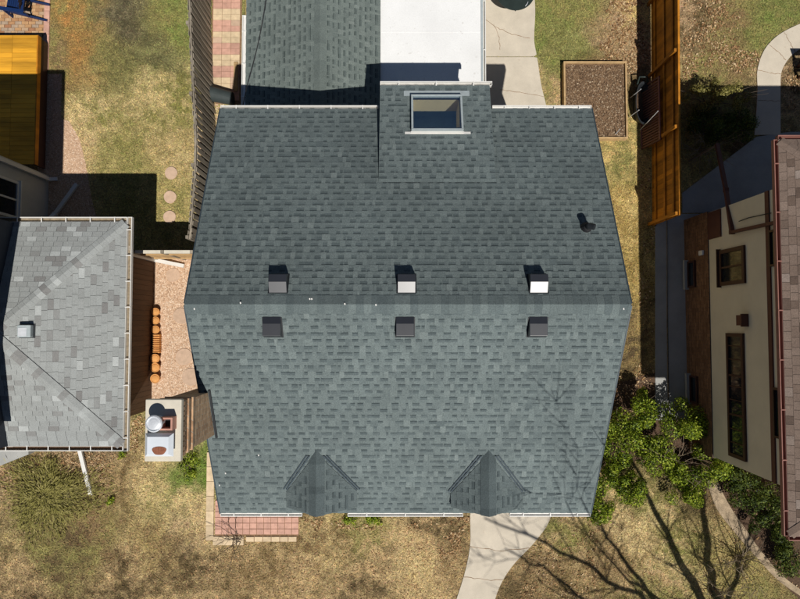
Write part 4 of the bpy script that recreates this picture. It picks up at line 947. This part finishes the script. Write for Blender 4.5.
# ------------------------------------------------------------------ planting
def leaf_shape(C, size, up=.5, seed=0, N0=None):
    g = np.random.default_rng(seed); n = len(C); d = g.normal(size=(n,3)); d[:,2] = np.abs(d[:,2])*up+up
    if N0 is not None: d = N0*1.5+g.normal(size=(n,3))*.55
    d /= np.linalg.norm(d,axis=1)[:,None]
    r = g.normal(size=(n,3)); u = np.cross(d,r); u /= np.linalg.norm(u,axis=1)[:,None]; w = np.cross(d,u); L = size*g.uniform(.6,1.35,n)[:,None]
    V = np.stack([C-u*L*.5, C+w*L*.28, C+u*L*.5, C-w*L*.28],1).reshape(-1,3); return V, np.arange(4*n).reshape(n,4)
def shrub(name, label, cat, x, y, rx_, ry_, h, nl, size, mat, clumps=14, group=None, bare=6, tone=(.5,.25), seed=1, z0=.15):
    g = np.random.default_rng(seed); t = thing(name, (x,y,0), label, cat, group)
    # clump centres through the crown volume
    th = g.uniform(0,2*np.pi,clumps); rr_ = np.sqrt(g.uniform(0,1,clumps))*.85; zz = z0+(h-z0)*(1-rr_**2*.75)*g.uniform(.55,1,clumps)
    cc = np.stack([x+rx_*rr_*np.cos(th), y+ry_*rr_*np.sin(th), zz],1); cr = g.uniform(.20,.42,clumps)*min(rx_,ry_)+.05
    per = nl//clumps; Cs = []; T = []; Ns = []
    for c, r in zip(cc,cr):
        d = g.normal(size=(per,3)); d /= np.linalg.norm(d,axis=1)[:,None]; rad = r*g.uniform(.5,1.12,per)**.5
        Cs.append(c+d*rad[:,None]*[1,1,.9]); Ns.append(d); T.append(np.clip(g.normal(tone[0],tone[1],per)+g.normal(0,.12),0,1))
    C = np.concatenate(Cs); C[:,2] = np.maximum(C[:,2],.03); T = np.concatenate(T)
    V, F = leaf_shape(C,size,.5,seed,np.concatenate(Ns)); np_mesh('foliage', V, F, mat, t, tone=T)
    mb = MB()
    for c in cc[:max(6,clumps//2)]:
        b = Vector((x+g.uniform(-.08,.08)*rx_, y+g.uniform(-.08,.08)*ry_, 0)); m = Vector(c)*.5+b*.5+Vector((0,0,.1*h)); mb.tube([b,m,Vector(c)],[.022,.014,.006],5,cap=False)
    for k in range(bare):
        a = g.uniform(0,6.28); b = Vector((x,y,.1)); e = Vector((x+rx_*1.05*math.cos(a), y+ry_*1.05*math.sin(a), h*g.uniform(.5,1.1))); mb.tube([b,b.lerp(e,.5)+Vector((0,0,.15)),e],[.012,.009,.004],4,cap=False)
    mb.build('stem', m_bark, t); return t
def sp_(u,v,z=.5): p = at(u,v,z); return p.x, p.y
G1 = 'bright green shrubs at the house corner'
B = [(622,438,.62,.75,1.5,2600,'bright green leafy shrub beside the main house wall'),(644,410,.42,.5,1.2,1500,'dark green leafy shrub closing the end of the side path'),(688,425,.62,.62,1.5,2400,'bright green rounded shrub against the brick base'),
 (712,466,.5,.5,1.3,1900,'rounded bright green shrub below the stucco wall corner'),(606,478,.45,.42,1.1,1500,'yellow-green shrub under the eave corner'),(632,490,.45,.4,1.0,1400,'low yellow-green shrub at the lawn edge beside the path shadow'),
 (600,511,.38,.32,.8,1000,'small green shrub just off the front eave corner'),(660,455,.5,.5,1.1,1500,'leafy green shrub among bare stems in the corner bed'),(690,497,.45,.36,.9,1300,'low bright green shrub where the edging path starts'),(676,474,.36,.34,.9,900,'small bright shrub between the two rounded ones')]
for i,(u,v,a,b,h,nl,lb) in enumerate(B):
    x, y = sp_(u,v,h*.7); shrub('leafy_shrub', lb, 'shrub', x, y, a*1.16, b*1.16, h, int(nl*2.6), .06, m_leaf, 15, G1, 5, (.46,.3), seed=50+i)
D = [(752,492,.7,.55,1.0,'dark green leafy mound under the stucco wall'),(785,505,.6,.6,1.1,'dark green leafy mound beneath the brown roof corner'),(770,528,.6,.5,.8,'low dark groundcover mound beside the edging path'),(790,560,.5,.55,.7,'trailing dark groundcover at the end of the edging path'),(735,478,.4,.4,.8,'dark leafy mound in the bed beside the rounded shrub')]
for i,(u,v,a,b,h,lb) in enumerate(D):
    x, y = sp_(u,v,h*.6); shrub('dark_shrub', lb, 'shrub', x, y, a, b, h, 3200, .06, m_leafd, 14, None, 4, (.45,.25), seed=80+i)
D = [(722,93,1.15,.4,1.55,m_olive,'olive shrub with sunlit top at the shade line behind the cedar fence'),(705,125,.75,.55,.7,m_leafd,'dark shrub in deep shade behind the cedar fence'),(736,126,.6,.5,.55,m_leafd,'dark shrub in deep shade beside the curved rear walk')]
for i,(u,v,a,b,h,mt,lb) in enumerate(D):
    x, y = sp_(u,v,h*.6); shrub('hedge_shrub', lb, 'shrub', x, y, a, b, h, 3600, .055, mt, 16, None, 8, (.5,.25), seed=90+i)
# sprawling olive shrub in the front lawn: many arching stems with narrow leaves
x, y = sp_(45,497,.3); os_ = thing('sprawling_shrub', (x,y,0), 'sprawling olive shrub of arching stems in the front lawn', 'shrub')
g = np.random.default_rng(5); mb = MB(); Cs = []
for k in range(170):
    a = g.uniform(0,6.28); r = 1.45*g.uniform(.02,1)**.6*(1+.25*math.sin(3*a+1)); e = Vector((x+r*math.cos(a)*1.15, y+r*math.sin(a), g.uniform(.03,.14))); b = Vector((x+g.normal()*.15,y+g.normal()*.15,0)); m = b.lerp(e,.55)+Vector((0,0,.16*(1-.3*r)))
    mb.tube([b,b.lerp(m,.6)+Vector((0,0,.1)),m,e],[.005,.004,.003,.002],3,cap=False)
    for q in range(44):
        t = g.uniform(.25,1); p = b.lerp(m,t*2) if t<.5 else m.lerp(e,t*2-1); Cs.append(tuple(p+Vector(g.normal(size=3)*.10)))
mb.build('stem', m_bark, os_); C = np.array(Cs); C[:,2] = np.maximum(C[:,2],.03); n = len(C)
dv = np.stack([C[:,0]-x, C[:,1]-y, np.zeros(n)],1); dv /= np.linalg.norm(dv,axis=1)[:,None]+1e-6; dv += g.normal(0,.5,(n,3))*[1,1,.5]; dv /= np.linalg.norm(dv,axis=1)[:,None]
sd_ = np.cross(dv,[0,0,1.0]); sd_ /= np.linalg.norm(sd_,axis=1)[:,None]+1e-6; L_ = g.uniform(.08,.20,n)[:,None]; W_ = g.uniform(.006,.013,n)[:,None]
V = np.stack([C-dv*L_*.5, C+sd_*W_, C+dv*L_*.5, C-sd_*W_],1).reshape(-1,3); V[:,2] = np.maximum(V[:,2],.01)
np_mesh('foliage', V, np.arange(4*n).reshape(n,4), m_olive, os_, tone=np.clip(g.normal(.6,.22,n),0,1))

# bare trees: limbs laid out so that each stands where its shadow falls on the lawn
def bare_tree(name, label, base, limbs, r0, seed, twigs=9):
    g = np.random.default_rng(seed); t = thing(name, base, label, 'tree'); b = Vector(base)
    fork = b+Vector((.05,.0,1.6)); MB().tube([b,b+Vector((0,0,.25)),b+Vector((.03,0,.9)),fork],[r0*1.5,r0*1.15,r0,r0*.95],12).build('trunk', m_bark, t)
    tw = MB()
    for pts, ra, rb in limbs:
        P = [fork]+[Vector(p) for p in pts]; n = len(P); rad = [ra+(rb-ra)*i/(n-1) for i in range(n)]
        fine = []; fr_ = []
        for i in range(n-1):
            for k in range(4): fine.append(P[i].lerp(P[i+1],k/4)+Vector(g.normal(size=3))*.05*(0 if i+k==0 else 1)); fr_.append(rad[i]+(rad[i+1]-rad[i])*k/4)
        fine.append(P[-1]); fr_.append(rad[-1]); MB().tube(fine,fr_,8).build('limb', m_bark, t)
        for k in range(twigs):
            i = int(g.integers(3,len(fine))); s = fine[i]; d = (fine[i]-fine[i-1]).normalized(); d = (d+Vector(g.normal(size=3))*.55).normalized(); L = g.uniform(1.0,2.6); rr0 = min(fr_[i]*.5,.026)
            p = [s]
            for q in range(4): p.append(p[-1]+d*L/4); d = (d+Vector(g.normal(size=3))*.22+Vector((0,0,.06))).normalized()
            tw.tube(p,[rr0,rr0*.8,rr0*.6,rr0*.4,.005],4,cap=False)
            for q in range(9):
                j = int(g.integers(1,5)); e = (d+Vector(g.normal(size=3))*.7).normalized(); l = g.uniform(.3,.9); tw.tube([p[j],p[j]+e*l*.5,p[j]+e*l+Vector((0,0,.08))],[.009,.007,.004],3,cap=False)
    tw.build('twigs', m_bark, t, kind='stuff')
    return t
def from_shadow(u, v, z, on=0.0): s = at(u,v,on); return (s.x-SHX*(z-on), s.y-SHY*(z-on), z)
tb = at(728,668)
limbs = [([from_shadow(700,599,3.2),from_shadow(665,530,5.8),from_shadow(630,458,8.6)],.17,.05),
 ([from_shadow(716,600,3.0),from_shadow(706,545,5.2),from_shadow(700,480,8.0)],.19,.07),
 ([from_shadow(655,604,4.0),from_shadow(622,556,6.2),from_shadow(596,522,8.2),from_shadow(582,500,9.8,5.2)],.09,.012),
 ([from_shadow(668,618,4.4),from_shadow(606,580,6.2),from_shadow(545,542,8.2),from_shadow(484,517,9.8)],.09,.03),
 ([from_shadow(680,630,4.2),from_shadow(590,606,6.0),from_shadow(540,566,8),from_shadow(505,548,9.5)],.08,.025),
 ([from_shadow(735,575,4.4),from_shadow(746,548,5.6),from_shadow(751,525,6.8)],.09,.04),
 ([from_shadow(640,590,5.0),from_shadow(590,540,7.6),from_shadow(566,502,9.6,5.2)],.05,.010)]
bare_tree('bare_tree', 'tall bare multi-stemmed tree casting branch shadows over the front lawn', (tb.x,tb.y,0), limbs, .24, 4, 13)
# small bare shrubs: twigs with their own fine shadows
def bare_shrub(u, v, h, r, n, label, seed, mat):
    g = np.random.default_rng(seed); p = at(u,v,0); t = thing('bare_shrub', (p.x,p.y,0), label, 'shrub'); mb = MB()
    for k in range(n):
        a = g.uniform(0,6.28); d = Vector((math.cos(a)*g.uniform(.2,1),math.sin(a)*g.uniform(.2,1),g.uniform(.6,1.3))).normalized(); q = [Vector((p.x,p.y,0))+Vector((g.normal()*.06,g.normal()*.06,0))]
        L = math.hypot(h,r)*g.uniform(.6,1)
        for s in range(5): q.append(q[-1]+d*L/5); d = (d+Vector(g.normal(size=3))*.2+Vector((math.cos(a),math.sin(a),-.1))*.12).normalized()
        mb.tube(q,[.012,.010,.008,.006,.005,.003],4,cap=False)
        for s in range(4):
            j = int(g.integers(2,5)); e = (d+Vector(g.normal(size=3))*.8).normalized(); mb.tube([q[j],q[j]+e*L*.15,q[j]+e*L*.3+Vector((0,0,.03))],[.006,.005,.003],3,cap=False)
    mb.build('twigs', mat, t); return t
bare_shrub(738,556,1.3,.9,22,'pale bare twiggy shrub arching over the edging path',3,m_twig)
bare_shrub(668,462,1.6,.8,16,'grey bare stems rising among the green corner shrubs',4,m_twig)
bare_shrub(712,588,1.2,.8,16,'pale bare shrub in the lawn beside the edging path',6,m_twig)
bare_shrub(700,150,1.3,.7,16,'bare twiggy shrub in the shade at the rear slab',7,m_twig)
bare_shrub(240,538,.9,.8,8,'bare twiggy shrub at the edge of the pink paving',8,m_bark)

# ------------------------------------------------------------------ ground stuff: pebbles, grass, leaves
def pebbles(n, polys, z, s0, s1):
    al = np.concatenate([np.array(p) for p in polys]); x = nrg.uniform(al[:,0].min(),al[:,0].max(),n); y = nrg.uniform(al[:,1].min(),al[:,1].max(),n); k = np.zeros(n,bool)
    for p in polys: k |= inside(x,y,p)
    x,y = x[k],y[k]; n = len(x); r = nrg.uniform(s0,s1,n); base = np.array([[1,0,0],[0,1,0],[-1,0,0],[0,-1,0],[0,0,.7]]); a = nrg.uniform(0,6.28,n); ca_,sa_ = np.cos(a),np.sin(a)
    B_ = base[None]*r[:,None,None]*nrg.uniform(.7,1.3,(n,5,1)); V = np.stack([B_[...,0]*ca_[:,None]-B_[...,1]*sa_[:,None]+x[:,None], B_[...,0]*sa_[:,None]+B_[...,1]*ca_[:,None]+y[:,None], B_[...,2]+z],2).reshape(-1,3)
    F = (np.arange(n)[:,None,None]*5+np.array([[0,1,4],[1,2,4],[2,3,4],[3,0,4]])[None]).reshape(-1,3); return V,F,np.repeat(nrg.random(n),4)
gpo = [px_poly([(150,260),(240,250),(240,396),(150,402)])]; gp2 = [px_poly([(38,74),(62,74),(61,118),(70,122),(80,140),(86,165),(92,200),(98,222),(38,222)]), px_poly([(195,104),(224,104),(216,170),(208,250),(196,250)])]
V,F,T = pebbles(22000,gpo,.012,.010,.026); np_mesh('gravel', V, F, m_pebble, kind='stuff', tone=T)
V,F,T = pebbles(26000,gp2,.011,.010,.022); np_mesh('gravel', V, F, m_pebble, kind='stuff', tone=T)
def blades(n):
    x = nrg.uniform(-13.2,13.2,n); y = nrg.uniform(-9.6,10.6,n); k = np.ones(n,bool)
    for p in NOGRASS: k &= ~inside(x,y,p)
    x,y = x[k],y[k]; n = len(x); col = lawn_color(x,y)*nrg.uniform(.5,1.65,(n,1)); col *= 1+nrg.normal(0,.06,(n,3))
    a = nrg.uniform(0,6.28,n); L = nrg.uniform(.04,.10,n); w = nrg.uniform(.007,.015,n); h = nrg.uniform(.006,.05,n)
    ux,uy = np.cos(a),np.sin(a)
    P0 = np.stack([x-uy*w,y+ux*w,np.full(n,.002)],1); P1 = np.stack([x+uy*w,y-ux*w,np.full(n,.002)],1); P2 = np.stack([x+ux*L,y+uy*L,h],1)
    return np.stack([P0,P1,P2],1).reshape(-1,3), np.arange(3*n).reshape(n,3), np.clip(col,0,1)
V,F,C = blades(330000); np_mesh('grass', V, F, m_grass, kind='stuff', col=C)
lz = [px_poly([(595,0),(652,0),(652,80),(625,60),(600,40)]), px_poly([(683,0),(760,0),(740,60),(683,80)]), px_poly([(782,60),(812,50),(812,110),(782,110)]), px_poly([(0,452),(142,452),(142,480),(60,475),(20,520),(0,520)]), px_poly([(590,350),(655,350),(655,400),(590,430)]), px_poly([(520,560),(540,530),(600,530),(600,599),(500,599)]), px_poly([(440,517),(470,517),(468,550),(450,560)]), px_poly([(300,517),(470,517),(470,530),(300,530)]),px_poly([(700,470),(812,470),(812,590)]),px_poly([(130,392),(146,392),(146,455),(130,460)]),px_poly([(642,140),(655,140),(655,345),(640,345)])]
HARD = [p for p in NOGRASS if p not in SOFT]
for z_, nn in zip(lz,(2000,2200,700,1400,900,700,400,500,600,350,400)):
    a = np.array(z_); V,F,n = chips(nn*2,a[:,0].min(),a[:,0].max(),a[:,1].min(),a[:,1].max(),.012,.03,.085,.35,[z_]); 
    np_mesh('fallen_leaves', V, F, m_litter, kind='stuff', tone=nrg.random(n))
fl_zone = px_poly([(0,500),(200,545),(470,522),(452,600),(440,630),(-10,630)]); a = np.array(fl_zone)
V,F,n = chips(5200,a[:,0].min(),a[:,0].max(),a[:,1].min(),a[:,1].max(),.014,.018,.055,.4,[fl_zone]); np_mesh('fallen_leaves', V, F, m_litter, kind='stuff', tone=nrg.random(n)*.85)
fl_zone = px_poly([(500,530),(600,530),(700,500),(780,600),(740,640),(490,640)]); a = np.array(fl_zone)
V,F,n = chips(2600,a[:,0].min(),a[:,0].max(),a[:,1].min(),a[:,1].max(),.014,.018,.05,.4,[fl_zone]); np_mesh('fallen_leaves', V, F, m_litter, kind='stuff', tone=nrg.random(n)*.85)
# weeds: bright green tufts
for i,(u,v,lb) in enumerate(((350,520,'bright green weed tuft under the front gutter'),(376,519,'spreading green weed clump under the front gutter'),(188,466,'lush green grass clump below the chimney'),(121,455,'small green tuft under the neighbour gutter corner'),(110,500,'small green weed tuft in the dry lawn'))):
    x,y = sp_(u,v,.08); shrub('weed_tuft', lb, 'plant', x, y, (.22,.3,.4,.12,.14)[i], (.12,.15,.35,.1,.12)[i], .14, (260,360,700,120,140)[i], .06, m_leaf, 8, None, 0, (.6,.2), seed=120+i, z0=.03)
